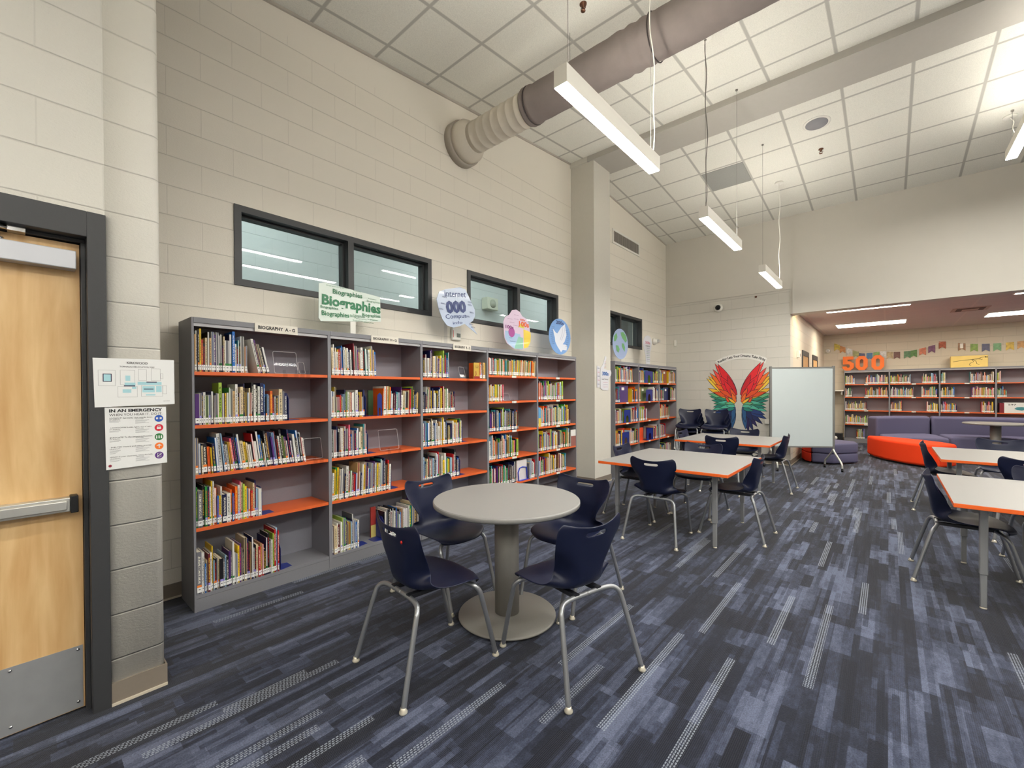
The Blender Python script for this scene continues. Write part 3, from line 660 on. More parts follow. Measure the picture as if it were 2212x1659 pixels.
def blabel(bk):
    sz = 'thick' if bk['th'] > .02 else 'thin' if bk['th'] < .011 else 'tall' if bk['h'] > .25 else 'short' if bk['h'] < .2 else 'slim'
    r_, b_ = bk['where']
    bn = {0: 'of the A - G bay', 1: 'of the H - Q bay', 2: 'of the R - Z bay', 3: 'of the bay after R - Z', 4: 'of the bay beside the column', 5: 'first bay beyond the column', 6: 'middle bay beyond the column', 7: 'last bay beyond the column'}[b_]
    return '%s %s book, %s from the left, %s shelf %s' % (sz, bk['col'], ordn(bk['n']), r_, bn)
rest = ([], [], [], [], [], [])
for bk in ALL:
    if id(bk) in first300:
        off = Vector(book_verts(bk, Vector((0, 0, 0)))(0, 0, 0))
        L = ([], [], [], [], [], []); build_book(L, bk, off, ('body',)); o = bpy.data.objects.new('book', mesh_from('book', L, [bookm, pagem, labelm])); C.objects.link(o); o.location = off
        tag(o, blabel(bk), 'book', 'library books on the %s shelf, bay %s' % (bk['where'][0], ordn(bk['where'][1] + 1)))
        L = ([], [], [], [], [], []); build_book(L, bk, off, ('label',)); q = bpy.data.objects.new('spine_label', mesh_from('spine_label', L, [bookm, pagem, labelm])); C.objects.link(q); q.parent = o
        if bk['dot']:
            L = ([], [], [], [], [], []); build_book(L, bk, off, ('dot',)); q = bpy.data.objects.new('colour_sticker', mesh_from('colour_sticker', L, [bookm])); C.objects.link(q); q.parent = o
    else: build_book(rest, bk, Vector((0, 0, 0)), ('body', 'label', 'dot'))
o = bpy.data.objects.new('books', mesh_from('books', rest, [bookm, pagem, labelm])); C.objects.link(o)
tag(o, 'smaller and more distant library books filling the rest of the shelves', 'books', kind='stuff')

# face-out books, bookends, acrylic easels
def face_book(y0, y1, z, h, rgb, label, x=.30, band=None, tw=None):
    t = thing('display_book', label, 'book', ((x + .01), (y0 + y1) / 2, z))
    m = mat('cover_%d_%d_%d' % rgb, rgb, .35, noise=.12, nscale=18)
    MB().box(x, x + .015, y0, y1, z, z + h).build('cover', m, t)
    MB().box(x + .002, x + .013, y0 + .002, y1 + .0015, z + .003, z + h - .003).build('page_block', pagem, t)
    if band: MB().box(x + .015, x + .0156, y0, y1, z, z + h * band[1]).build('cover_band', mat('band_%d_%d_%d' % band[0], band[0], .4), t)
    if tw: MB().box(x + .015, x + .0157, (y0 + y1) / 2 - tw, (y0 + y1) / 2 + tw, z + h * .72, z + h * .88).build('title_panel', white, t)
    return t
t = face_book(2.545, 2.628, Z13[0], .175, (206, 168, 74), 'yellow display book with a running figure on the top shelf, R - Z bay', x=.335, band=((150, 40, 36), .16))
text('lettering', 'IN THE\nGAME', ink, t, (.3508, 2.588, Z13[0] + .13), (0, 1, 0), (0, 0, 1), width=.05)
MB().lathe([(.006, 0), (.006, .0006)], (.3504, 2.572, Z13[0] + .075), 12, mi=0, axis='X').tube([(.351, 2.572, Z13[0] + .068), (.351, 2.575, Z13[0] + .05), (.351, 2.565, Z13[0] + .032)], .003, 6).build('cover_figure', mat('fig_red', (150, 30, 30), .5), t)
face_book(1.35, 1.398, Z13[1], .225, (64, 96, 62), 'green cover of a book behind the blue bookend, H - Q bay', x=.20)
face_book(1.365, 1.415, .107, .27, (172, 62, 56), 'red picture book leaning at the bottom of the H - Q bay', x=.20, band=((226, 206, 120), .4))
face_book(3.30, 3.49, Z45[4], .245, (222, 216, 214), 'white patterned display book held in a blue ring stand', x=.30)
face_book(4.437, 4.56, Z45[3], .23, (226, 224, 220), 'white display book with a crowd photograph beside the column', x=.345, band=((150, 96, 88), .62))
face_book(3.68, 3.74, Z45[2], .25, (92, 160, 206), 'sky blue and yellow picture book on the bay beside the column', x=.335, band=((226, 200, 80), .45))
face_book(5.97, 6.36, ZS2[1], .29, (74, 58, 118), 'large dark purple display book beyond the column', x=.28, tw=.05)
face_book(6.92, 7.28, ZS2[0], .24, (66, 124, 160), 'teal display book behind a blue bookend on the top shelf beyond the column', x=.25)
face_book(6.82, 7.25, ZS2[1], .27, (104, 122, 86), 'olive display book behind a blue bookend, second shelf beyond the column', x=.25, tw=.04)
face_book(7.83, 8.07, ZS2[0], .27, (146, 78, 48), 'rust brown display book on the bay nearest the far wall', x=.30, tw=.04)
face_book(7.88, 8.15, ZS2[1], .26, (22, 36, 92), 'dark blue display book on the bay nearest the far wall', x=.30, tw=.04)
face_book(6.05, 6.28, ZS2[3], .28, (206, 66, 44), 'red display book behind a blue bookend, fourth shelf beyond the column', x=.25, tw=.05)
face_book(6.80, 7.05, ZS2[3], .24, (226, 84, 46), 'orange red display book on the middle bay beyond the column', x=.25)
def bookend(a0, a1, z, h, label, x=.345, face=True, side=1):
    """blue steel plate: base foot plus upright with an arched cut-out; face: the upright faces the room"""
    t = thing('bookend', label, 'bookend', (x - .05, (a0 + a1) / 2, z), group='blue steel bookends')
    if face:
        w_ = a1 - a0; c = (a0 + a1) / 2; hw = w_ * .2; ho = h * .30
        out = [(a0, 0), (a0, h - .02), (a0 + .02, h), (a1 - .02, h), (a1, h - .02), (a1, 0)]
        inn = [(c + hw, 0), (c + hw, ho)] + [(c + hw * math.cos(math.radians(k)), ho + hw * 1.2 * math.sin(math.radians(k))) for k in range(20, 180, 20)] + [(c - hw, ho), (c - hw, 0)]
        MB().prism((out + inn), lambda p, q, d_: (d_, p, z + .001 + q), x - .002, x).build('upright', bend, t)
        MB().box(x - .12, x - .002, a0, a1, z, z + .0015).build('foot', bend, t)
    else:
        pts = [(x - .13, 0), (x, 0), (x, h * .8), (x - .03, h), (x - .10, h), (x - .13, h * .8)]
        MB().prism(pts, lambda p, q, d_: (p, d_, z + .001 + q), a0, a0 + .002).build('upright', bend, t)
        MB().prism([(x - .13, a0 + .002), (x, a0 + .002), (x - .02, a0 + .09 * side), (x - .11, a0 + .09 * side)] if side > 0 else [(x - .13, a0), (x, a0), (x - .02, a0 - .09), (x - .11, a0 - .09)], lambda p, q, d_: (p, q, d_), z, z + .0015).build('foot', bend, t)
    return t
bookend(1.355, 1.40, Z13[1], .2, 'blue steel bookend in front of the green cover, H - Q bay', x=.352)
MBK = [(.413, Z13[3], 'fourth shelf of the A - G bay'), (.537, .107, 'bottom of the A - G bay'), (1.262, Z13[2], 'third shelf of the H - Q bay'), (1.243, Z13[1], 'second shelf of the H - Q bay, left group'),
       (1.493, Z13[3], 'fourth shelf of the H - Q bay'), (1.173, .107, 'bottom of the H - Q bay'), (2.369, Z13[2], 'third shelf of the R - Z bay'), (2.334, Z13[3], 'fourth shelf of the R - Z bay'), (.604, Z13[1], 'second shelf of the A - G bay')]
for a, z, wh in MBK: bookend(a, a, z, .20, 'blue steel bookend ending the row, ' + wh, face=False)
for a0, a1, z, wh in ((6.10, 6.34, ZS2[2], 'third shelf, first bay beyond the column'), (6.03, 6.29, ZS2[3], 'fourth shelf, first bay beyond the column'), (6.95, 7.30, ZS2[0], 'top shelf, middle bay beyond the column'),
                      (6.99, 7.28, ZS2[1], 'second shelf, middle bay beyond the column'), (7.02, 7.30, ZS2[3], 'fourth shelf, middle bay beyond the column')):
    bookend(a0, a1, z, .22, 'blue steel bookend with arched hole, ' + wh, x=.35)
bookend(1.41, 1.415, .107, .2, 'blue steel bookend against the red picture book, H - Q bay bottom', x=.352, face=False, side=-1)
t = thing('book_stand', 'blue plastic ring stand holding the white patterned book', 'book stand', (.34, 3.39, Z45[4]))
MB().tube([(.335, 3.31, Z45[4] + .006), (.325, 3.31, Z45[4] + .10), (.32, 3.345, Z45[4] + .15), (.32, 3.40, Z45[4] + .16), (.325, 3.47, Z45[4] + .15), (.335, 3.475, Z45[4] + .006)], .007, 8).build('ring', mat('stand_blue', (34, 62, 190), .3), t)
MB().box(.323, .355, 3.30, 3.485, Z45[4], Z45[4] + .008).build('base', mat('stand_blue', (34, 62, 190), .3), t)
def easel(y0, y1, z, h, label, x=.30):
    t = thing('acrylic_easel', label, 'display stand', (x, (y0 + y1) / 2, z), group='clear acrylic display easels')
    R_ = rrect(y0, y1, 0, h, .012)
    MB().prism(R_, lambda p, q, d_: (x - .05 + (1 - q / h) * .035 + d_, p, z + .006 + q), 0, .003).build('back_plate', acryl, t)
    MB().tube([(x - .046 + (1 - q / h) * .035, p, z + .006 + q) for p, q in R_], .0013, 5, closed=True).build('polished_edge', mat('acrylic_edge', (214, 214, 218), .2), t)
    MB().box(x - .05, .362, y0, y1, z, z + .004).box(.358, .362, y0 + .03, y0 + .05, z + .004, z + .03).box(.358, .362, y1 - .05, y1 - .03, z + .004, z + .03).build('foot_plate', acryl, t)
    MB().box(.3655, .3685, y0 + .03, y0 + .06, z - .03, z + .004).build('hook', acryl, t); MB().box(.3655, .3685, y1 - .06, y1 - .03, z - .03, z + .004).build('hook', acryl, t)
easel(.53, .70, Z13[0], .165, 'clear acrylic easel on the top shelf, A - G bay'); easel(.75, .89, Z13[2], .16, 'clear acrylic easel on the third shelf, A - G bay')
easel(1.42, 1.62, Z13[2], .18, 'clear acrylic easel on the third shelf, H - Q bay'); easel(2.40, 2.48, Z13[0], .12, 'narrow clear acrylic holder on the top shelf, R - Z bay')
easel(3.10, 3.22, Z45[1], .085, 'small clear acrylic holder on the second shelf, bay after R - Z')
easel(.70, .745, Z13[0], .09, 'low clear acrylic holder beside the taller easel, A - G bay', x=.33)

# ------------------------------------------------------------------ topper signs on the bookcases
Gn, Wg = mat('sign_green', (22, 120, 74), .4), mat('sign_gloss', (226, 238, 230), .25, coat=.25)
def panel(t, pts, x, m, name='board', th=.004):
    return MB().prism(pts, lambda a, b, d_: (d_, a, b), x - th, x).build(name, m, t)
X_ = .25; uY, uZ = (0, 1, 0), (0, 0, 1)
t = thing('sign', 'white sign crowded with green Biographies words on a white stick', 'sign', (X_, 1.18, HS))
def tilt(pts, cy, cz, a):
    ca, sa = math.cos(a), math.sin(a); return [(cy + (p - cy) * ca - (q - cz) * sa, cz + (p - cy) * sa + (q - cz) * ca) for p, q in pts]
panel(t, [(.905, 1.995), (1.462, 2.055), (1.455, 2.275), (1.42, 2.28), (.935, 2.315), (.89, 2.30), (.885, 2.02)], X_, Wg)
MB().box(X_ - .012, X_ - .006, 1.165, 1.215, HS, 2.05).build('stick', white, t)
def T(body, y, z, w, h, m=Gn, x=X_, rot=0., par=None, bold=.0, nm='lettering'):
    u = (0, math.cos(rot), math.sin(rot)); v = (0, -math.sin(rot), math.cos(rot)); text(nm, body, m, par, (x, y, z), u, v, width=w, height=h, ext=.0035, bold=bold)
T('Biographies', 1.185, 2.158, .545, .112, par=t, bold=.035, rot=-.02); T('Biographies', 1.14, 2.250, .27, .052, par=t, bold=.02); T('Biographies', 1.03, 2.062, .24, .052, par=t, bold=.02, rot=.03)
T('Biographies', 1.365, 2.095, .18, .038, par=t, bold=.012, rot=.04); T('Biographies', .975, 2.112, .15, .026, par=t, bold=.01); T('Biographies', 1.385, 2.222, .13, .022, par=t); T('Biographies', 1.23, 2.072, .14, .026, par=t, rot=.04)
rs = random.Random(5)
for k in range(46):
    y = rs.uniform(.95, 1.40); z = 2.035 + (k % 12) * .0235 + rs.uniform(-.004, .004)
    if any(abs(y - a) < b + .05 and abs(z - c) < d_ + .006 for a, b, c, d_ in ((1.185, .27, 2.158, .055), (1.14, .135, 2.25, .026), (1.03, .12, 2.062, .026), (1.365, .09, 2.095, .02))): continue
    T('Biographies', y, z, rs.uniform(.07, .1), .0115, par=t)
Sb, Nv = mat('sign_pale_blue', (192, 206, 230), .32, coat=.1), mat('sign_navy', (26, 52, 120), .4)
t = thing('sign', 'speech bubble sign lettered 000 and internet in blue', 'sign', (X_, 2.42, HS))
bub = [(2.13, 2.40), (2.15, 2.445), (2.24, 2.485), (2.44, 2.54), (2.52, 2.53), (2.57, 2.46), (2.66, 2.33), (2.665, 2.26), (2.63, 2.20), (2.585, 2.175), (2.70, 2.055), (2.505, 2.155), (2.44, 2.125), (2.34, 2.095), (2.25, 2.11), (2.19, 2.17), (2.14, 2.27), (2.115, 2.36)]
panel(t, bub, X_, Sb); MB().box(X_ - .012, X_ - .005, 2.22, 2.26, HS, 2.13).build('stick', acryl, t)
T('internet', 2.37, 2.455, .30, .062, Nv, par=t, rot=.12); T('000', 2.38, 2.32, .29, .135, Nv, par=t, bold=.06, rot=.16); T('Comput', 2.38, 2.215, .30, .062, Nv, par=t, rot=.16); T('info', 2.40, 2.155, .14, .03, Nv, par=t, rot=.16)
for y, z in ((2.17, 2.27), (2.58, 2.40), (2.58, 2.37), (2.61, 2.29), (2.55, 2.24), (2.60, 2.16), (2.63, 2.13), (2.22, 2.40), (2.20, 2.33)): T('000s', y, z, .06, .016, Nv, par=t)
t = thing('sign', 'thought cloud sign lettered 100s in purple, orange and teal', 'sign', (X_, 3.41, HS))
head = [(3.14, 2.25), (3.17, 2.31), (3.25, 2.35), (3.30, 2.41), (3.38, 2.43), (3.45, 2.41), (3.50, 2.36), (3.58, 2.34), (3.63, 2.29), (3.65, 2.22), (3.67, 2.13), (3.66, 2.05), (3.61, 1.98), (3.52, 1.955), (3.50, 1.94), (3.33, 1.94), (3.27, 1.97), (3.20, 2.0), (3.16, 2.06), (3.15, 2.15)]
panel(t, head, X_, mat('sign_lilac', (226, 204, 226), .45))
panel(t, [(3.52, 2.20), (3.66, 2.18), (3.67, 2.13), (3.66, 2.05), (3.61, 1.98), (3.53, 1.96)], X_ + .0012, mat('sign_yellow', (246, 214, 78), .2, coat=.5), 'yellow_patch', .0008)
panel(t, [(3.17, 2.15), (3.45, 2.13), (3.50, 2.0), (3.50, 1.945), (3.34, 1.945), (3.22, 2.0), (3.17, 2.06)], X_ + .0012, mat('sign_skyblue', (176, 204, 236), .2, coat=.5), 'blue_patch', .0008)
panel(t, [(3.42, 2.10), (3.51, 2.09), (3.51, 1.955), (3.34, 1.945), (3.36, 1.99)], X_ + .002, mat('sign_mint', (150, 204, 184), .2, coat=.5), 'mint_patch', .0007)
panel(t, [(3.42, 2.22)] + arc(3.48, 2.21, .06, 0, 180, 8), X_ + .002, mat('sign_lime', (226, 220, 96), .2), 'dome_patch', .0007)
panel(t, arc(3.29, 2.14, .06, 0, 345, 14), X_ + .002, mat('sign_magenta', (178, 84, 160), .25), 'purple_patch', .0007)
MB().box(X_ - .012, X_ - .005, 3.40, 3.45, HS, 2.0).build('stick', acryl, t)
T('100s', 3.53, 2.262, .20, .068, mat('sign_orange', (236, 96, 30), .4), par=t, bold=.04); T('100s', 3.25, 2.20, .15, .042, mat('sign_plum', (130, 40, 120), .4), par=t, bold=.03); T('100s', 3.50, 2.315, .1, .025, mat('sign_orange', (236, 96, 30), .4), par=t, bold=.02)
for y, z in ((3.26, 2.30), (3.38, 2.36), (3.30, 2.26), (3.38, 2.31), (3.36, 2.23)): T('philosophy', y, z, .09, .012, mat('sign_plum', (130, 40, 120), .4), par=t)
for y, z in ((3.27, 2.07), (3.34, 2.03), (3.29, 2.03)): T('logic', y, z, .06, .012, Nv, par=t)
t = thing('sign', 'blue oval sign lettered 200s with a white dove', 'sign', (X_, 4.35, HS))
ov = [(4.338 + .267 * math.cos(math.radians(k)), 2.182 + .25 * math.sin(math.radians(k))) for k in range(0, 360, 10)]
panel(t, ov, X_, mat('sign_blue_oval', (120, 164, 222), .5))
MB().box(X_ - .012, X_ - .005, 4.33, 4.38, HS, 1.99).build('stick', acryl, t)
Wd_ = mat('dove_white', (224, 228, 240), .3)
panel(t, [(4.16, 2.28), (4.23, 2.23), (4.27, 2.22), (4.36, 2.31), (4.46, 2.37), (4.48, 2.30), (4.50, 2.22), (4.45, 2.12), (4.40, 2.08), (4.48, 2.08), (4.52, 2.06), (4.50, 2.0), (4.40, 2.0), (4.36, 1.965), (4.33, 1.99), (4.27, 2.04), (4.22, 2.10), (4.21, 2.16), (4.19, 2.20)], X_ + .0012, Wd_, 'dove', .0008)
MB().tube([(X_ + .002, 4.37, 2.13), (X_ + .002, 4.44, 2.24), (X_ + .002, 4.46, 2.35)], .002, 5).tube([(X_ + .002, 4.34, 2.14), (X_ + .002, 4.39, 2.24), (X_ + .002, 4.41, 2.33)], .002, 5).build('feather_lines', mat('dove_line', (180, 186, 208), .5), t)
T('200s', 4.33, 2.375, .19, .05, Nv, par=t, bold=.03)
for k in range(9): T('religion', 4.13 + .01 * abs(k - 4), 2.30 - k * .028, .07, .012, Nv, par=t); T('myths', 4.54 - .01 * abs(k - 4), 2.28 - k * .028, .06, .012, Nv, par=t)
t = thing('sign', 'oval globe sign with green continents beyond the column', 'sign', (X_, 6.17, HS))
panel(t, [(6.175 + .285 * math.cos(math.radians(k)), 2.222 + .262 * math.sin(math.radians(k))) for k in range(0, 360, 10)], X_, mat('globe_blue', (158, 176, 214), .3))
MB().box(X_ - .012, X_ - .005, 6.16, 6.21, HS, 2.0).build('stick', acryl, t)
Gg = mat('globe_green', (108, 170, 112), .35)
for nm, pts in (('continent', [(6.18, 2.42), (6.28, 2.44), (6.38, 2.38), (6.42, 2.30), (6.36, 2.26), (6.30, 2.30), (6.24, 2.33), (6.20, 2.37)]), ('continent', [(5.94, 2.34), (6.03, 2.40), (6.06, 2.33), (6.0, 2.26), (5.94, 2.25)]),
                ('continent', [(6.22, 2.24), (6.30, 2.24), (6.34, 2.18), (6.33, 2.10), (6.27, 2.14), (6.22, 2.19)]), ('continent', [(6.0, 2.19), (6.09, 2.19), (6.14, 2.13), (6.10, 2.07), (6.03, 2.10)])):
    panel(t, pts, X_ + .0012, Gg, nm, .0008)
t = thing('sign', 'light bulb shaped sign of grey words beyond the column', 'sign', (X_, 7.30, HS))
panel(t, [(7.22, 1.93), (7.40, 1.93), (7.42, 2.16), (7.47, 2.25), (7.50, 2.35), (7.46, 2.43), (7.37, 2.475), (7.27, 2.475), (7.16, 2.43), (7.10, 2.35), (7.09, 2.28), (7.15, 2.18), (7.21, 2.08)], X_, mat('sign_paper', (212, 212, 218), .4))
MB().box(X_ - .012, X_ - .005, 7.28, 7.33, HS, 2.0).build('stick', acryl, t)
T('500s', 7.30, 2.335, .22, .05, mat('sign_rose', (196, 96, 130), .5), par=t, bold=.02); T('science', 7.30, 2.275, .20, .03, ink, par=t)
for k in range(8): T('nature', 7.31, 2.23 - k * .035, .14, .014, [Nv, Gn][k % 2], par=t)
t = thing('sign', 'thumbs-up sign lettered 300s Social Sciences on the column', 'sign', (.41, 5.36, 1.42))
panel(t, [(5.19, 1.46), (5.25, 1.43), (5.42, 1.425), (5.44, 1.44), (5.45, 1.62), (5.52, 1.66), (5.535, 1.70), (5.52, 1.74), (5.42, 1.74), (5.30, 1.76), (5.38, 1.93), (5.37, 1.955), (5.33, 1.955), (5.31, 1.90), (5.26, 1.82), (5.20, 1.77), (5.18, 1.70)], .41, mat('sign_paper', (212, 212, 218), .4))
panel(t, [(5.08, 1.47), (5.16, 1.47), (5.165, 1.79), (5.08, 1.80)], .412, mat('sign_paper', (212, 212, 218), .4), 'cuff')
T('300s', 5.335, 1.685, .20, .06, mat('sign_blue', (40, 110, 190), .4), x=.411, par=t, bold=.02); T('Social Sciences', 5.32, 1.60, .2, .03, ink, x=.411, par=t)
rosy = mat('sign_rose', (196, 96, 130), .5)
for k in range(5): T('300s', 5.12, 1.76 - k * .06, .06, .018, [Nv, rosy][k % 2], x=.413, par=t); T('culture', 5.33, 1.87 - k * .022, .06, .012, [rosy, Nv][k % 2], x=.411, par=t)
for k in range(3): T('economics', 5.34, 1.55 - k * .035, .14, .012, [rosy, Nv][k % 2], x=.411, par=t)

# posters by the entry door
Xp = 1.085
t = thing('poster', 'white KIRKWOOD tornado relocation map taped above the emergency notice', 'poster', (Xp, -.38, 1.46))
MB().prism([(-.522, 1.354), (-.236, 1.362), (-.236, 1.577), (-.527, 1.573)], lambda a, b, d_: (d_, a, b), Xp - .003, Xp).build('sheet', paper, t)
xp = Xp + .0004
text('title', 'KIRKWOOD', ink, t, (xp, -.375, 1.556), uY, uZ, width=.075, height=.0105, bold=.01); text('lettering', 'TORNADO RELOCATION MAP', ink, t, (xp, -.375, 1.538), uY, uZ, width=.125, height=.007)
text('lettering', 'SHELTER AREAS', ink, t, (xp, -.268, 1.378), uY, uZ, width=.026, height=.0025)
pb = mat('map_blue', (164, 208, 216), .6); dk = mat('map_dark', (52, 46, 78), .6); gl = mat('map_line', (150, 150, 152), .6)
[MB().box(Xp, Xp + .0005, a, b, c, e_).build('map_area', pb, t) for a, b, c, e_ in ((-.492, -.468, 1.470, 1.502), (-.418, -.401, 1.473, 1.497), (-.421, -.383, 1.452, 1.465), (-.428, -.398, 1.418, 1.434), (-.375, -.286, 1.455, 1.469), (-.358, -.312, 1.420, 1.449), (-.307, -.286, 1.421, 1.450), (-.345, -.31, 1.405, 1.411), (-.395, -.38, 1.436, 1.446))]
mpd = MB(); [mpd.box(Xp + .0005, Xp + .0009, a, b, c, e_) for a, b, c, e_ in ((-.495, -.465, 1.501, 1.504), (-.495, -.465, 1.468, 1.471), (-.495, -.492, 1.468, 1.504), (-.468, -.465, 1.468, 1.504), (-.424, -.384, 1.448, 1.452), (-.343, -.304, 1.466, 1.470), (-.353, -.317, 1.433, 1.437))]; mpd.build('map_corridors', dk, t)
ml = MB()
for a, b, c, e_ in ((-.510, -.452, 1.450, 1.520), (-.436, -.384, 1.455, 1.522), (-.445, -.376, 1.398, 1.448), (-.372, -.342, 1.475, 1.528), (-.325, -.290, 1.475, 1.532), (-.362, -.282, 1.40, 1.452), (-.282, -.266, 1.412, 1.452), (-.290, -.280, 1.485, 1.51)):
    w_ = .0009; ml.box(Xp, Xp + .0003, a, b, c, c + w_).box(Xp, Xp + .0003, a, b, e_ - w_, e_).box(Xp, Xp + .0003, a, a + w_, c, e_).box(Xp, Xp + .0003, b - w_, b, c, e_)
ml.build('map_outline', gl, t)
t = thing('poster', 'IN AN EMERGENCY notice with five coloured round symbols', 'poster', (Xp, -.38, 1.21))
MB().prism([(-.487, 1.072), (-.268, 1.080), (-.270, 1.350), (-.490, 1.352)], lambda a, b, d_: (d_, a, b), Xp - .003, Xp).build('sheet', paper, t)
text('title', 'IN AN EMERGENCY', ink, t, (xp, -.380, 1.337), uY, uZ, width=.19, height=.015, bold=.035); text('lettering', 'WHEN YOU HEAR IT. DO IT.', ink, t, (xp, -.380, 1.318), uY, uZ, width=.19, height=.0105)
hh_ = ['LOCKOUT! Get inside. Lock outside doors.', 'LOCKDOWN! Locks, lights, out of sight.', 'EVACUATE! To the announced location.', 'SHELTER! Hazard and safety strategy.', 'HOLD! In your classroom. Clear the halls.']
cc_ = [(34, 84, 176), (206, 34, 58), (38, 116, 58), (240, 120, 44), (92, 50, 130)]
for i in range(5):
    z = 1.303 - i * .044
    text('lettering', hh_[i], ink, t, (xp, -.398, z), uY, uZ, width=.152 - .006 * (i % 2), height=.0062, bold=.005)
    text('lettering', 'STUDENTS', ink, t, (xp, -.457, z - .0075), uY, uZ, width=.036, height=.0042); text('lettering', 'TEACHER', ink, t, (xp, -.370, z - .0065), uY, uZ, width=.03, height=.0042)
    lines = MB()
    for k in range(2 + (i == 3) * 2): lines.box(Xp, Xp + .0003, -.475, -.437 - .006 * k, z - .0145 - k * .0045, z - .0132 - k * .0045)
    for k in range(4): lines.box(Xp, Xp + .0003, -.385, -.335 - .007 * (k % 3), z - .0135 - k * .0045, z - .0122 - k * .0045)
    lines.build('small_print', mat('fine_print', (150, 150, 152), .6), t)
    ic = mat('icon_%d' % i, cc_[i], .4); MB().lathe([(.0165, 0), (.0165, .0004)], (Xp, -.298, z - .008), 28, axis='X').build('symbol', ic, t)
    g_ = MB(); yc, zc = -.298, z - .008; xx0, xx1 = Xp + .0005, Xp + .0008
    if i == 0: g_.box(xx0, xx1, yc - .011, yc - .003, zc - .004, zc + .005).box(xx0, xx1, yc + .003, yc + .011, zc - .004, zc + .005)
    elif i == 1: g_.box(xx0, xx1, yc - .008, yc + .008, zc - .007, zc + .002).tube([(xx0, yc - .005, zc + .002), (xx0, yc - .004, zc + .008), (xx0, yc + .004, zc + .008), (xx0, yc + .005, zc + .002)], .0012, 5)
    elif i == 2:
        for q in (-.009, 0, .009): g_.box(xx0, xx1, yc + q - .0025, yc + q + .0025, zc - .008, zc + .003); g_.lathe([(.0022, 0), (.0022, .0003)], (xx0, yc + q, zc + .006), 10, axis='X')
    elif i == 3: g_.box(xx0, xx1, yc - .002, yc + .002, zc - .009, zc + .004).prism([(yc - .011, zc + .001), (yc + .011, zc + .001), (yc, zc + .010)], lambda a, b, d_: (d_, a, b), xx0, xx1)
    else: g_.box(xx0, xx1, yc - .007, yc + .007, zc - .010, zc - .0085).box(xx0, xx1, yc - .007, yc + .007, zc + .0085, zc + .010).box(xx0, xx1, yc - .007, yc - .0055, zc - .010, zc + .010).box(xx0, xx1, yc + .0055, yc + .007, zc - .010, zc + .010).prism([(yc - .009, zc - .006), (yc - .007, zc - .008), (yc + .010, zc + .007), (yc + .008, zc + .009)], lambda a, b, d_: (d_, a, b), xx0, xx1)
    g_.build('pictogram', paper, t)
MB().lathe([(.006, 0), (.006, .0004)], (Xp, -.474, 1.089), 16, axis='X').build('emblem', mat('emblem_red', (150, 50, 70), .5), t)

# small fittings on the walls
def fit(name, label, cat, x0, x1, y0, y1, z0, z1, m=None, bev=.006):
    t = thing(name, label, cat, ((x0 + x1) / 2, (y0 + y1) / 2, (z0 + z1) / 2)); MB().box(x0, x1, y0, y1, z0, z1).build('housing', m or white, t, bevel=bev); return t
t = fit('thermostat', 'cream wall sensor with a small display below the speech bubble sign', 'thermostat', 0, .035, 2.52, 2.655, 2.0, 2.145, bev=.012)
MB().box(.035, .037, 2.585, 2.64, 2.035, 2.08).build('display', mat('lcd', (120, 126, 120), .3), t); MB().box(.0355, .0375, 2.53, 2.534, 2.03, 2.11).build('mark', redd, t)
t = thing('strobe', 'white round fire alarm strobe beside the light bulb sign', 'alarm', (0, 8.18, 2.45)); MB().lathe([(.07, 0), (.07, .03), (.05, .05), (.05, .09), (.0, .10)], (0, 8.18, 2.45), 24, axis='X').build('horn', white, t)
MB().box(.09, .13, 8.14, 8.22, 2.42, 2.48).build('lens', mat('strobe_lens', (200, 200, 198), .2), t, bevel=.006)
fit('sensor', 'small white sensor in the corner of the far wall', 'sensor', .185, .235, YB - .03, YB, 2.39, 2.52)
t = thing('camera_dome', 'white dome security camera high on the far wall', 'camera', (1.085, YB, 3.11)); MB().lathe([(.085, -.0), (.085, -.03), (.062, -.06), (0.0001, -.061)], (1.085, YB, 3.11), 28, axis='Y').build('housing', white, t)
MB().lathe([(.055, -.058), (.045, -.085), (.02, -.10), (0.0001, -.103)], (1.085, YB, 3.11), 24, axis='Y').build('dome', mat('dome_black', (14, 14, 16), .1), t)
MB().lathe([(.02, 0), (.02, -.015), (.008, -.03), (0.0001, -.03)], (1.76, YB, 3.237), 12, axis='Y').build('sprinkler_head', brass)
tag(bpy.data.objects['sprinkler_head'], 'small side-wall sprinkler on the far wall near the drywall line', 'sprinkler')
fit('switch_box', 'white wall control box beside the blue wing tip', 'switch', 1.915, 2.005, YB - .05, YB, .765, .86, bev=.004)
MB().tube([(1.99, YB - .012, .765), (1.99, YB - .012, .12)], .008, 8).build('conduit', white); tag(bpy.data.objects['conduit'], 'white cable conduit running down from the wall control box', 'conduit')
# wall grille
t = thing('wall_vent', 'white rectangular return air grille high beyond the column', 'vent', (0, 6.92, 4.18))
mb = MB(); y0, y1, z0, z1 = 6.365, 7.48, 4.065, 4.325
mb.box(0, .016, y0, y1, z1 - .035, z1).box(0, .016, y0, y1, z0, z0 + .035).box(0, .016, y0, y0 + .035, z0 + .035, z1 - .035).box(0, .016, y1 - .035, y1, z0 + .035, z1 - .035); mb.build('frame', white, t)
MB().box(.0, .003, y0 + .035, y1 - .035, z0 + .035, z1 - .035).build('backing', mat('vent_dark', (92, 88, 84), .7), t)
mb = MB()
for k in range(27): yy = y0 + .055 + k * .038; mb.box(.004, .012, yy, yy + (.010 if k % 4 else .016), z0 + .035, z1 - .035)
mb.build('slats', mat('vent_slat', (168, 162, 154), .5), t)

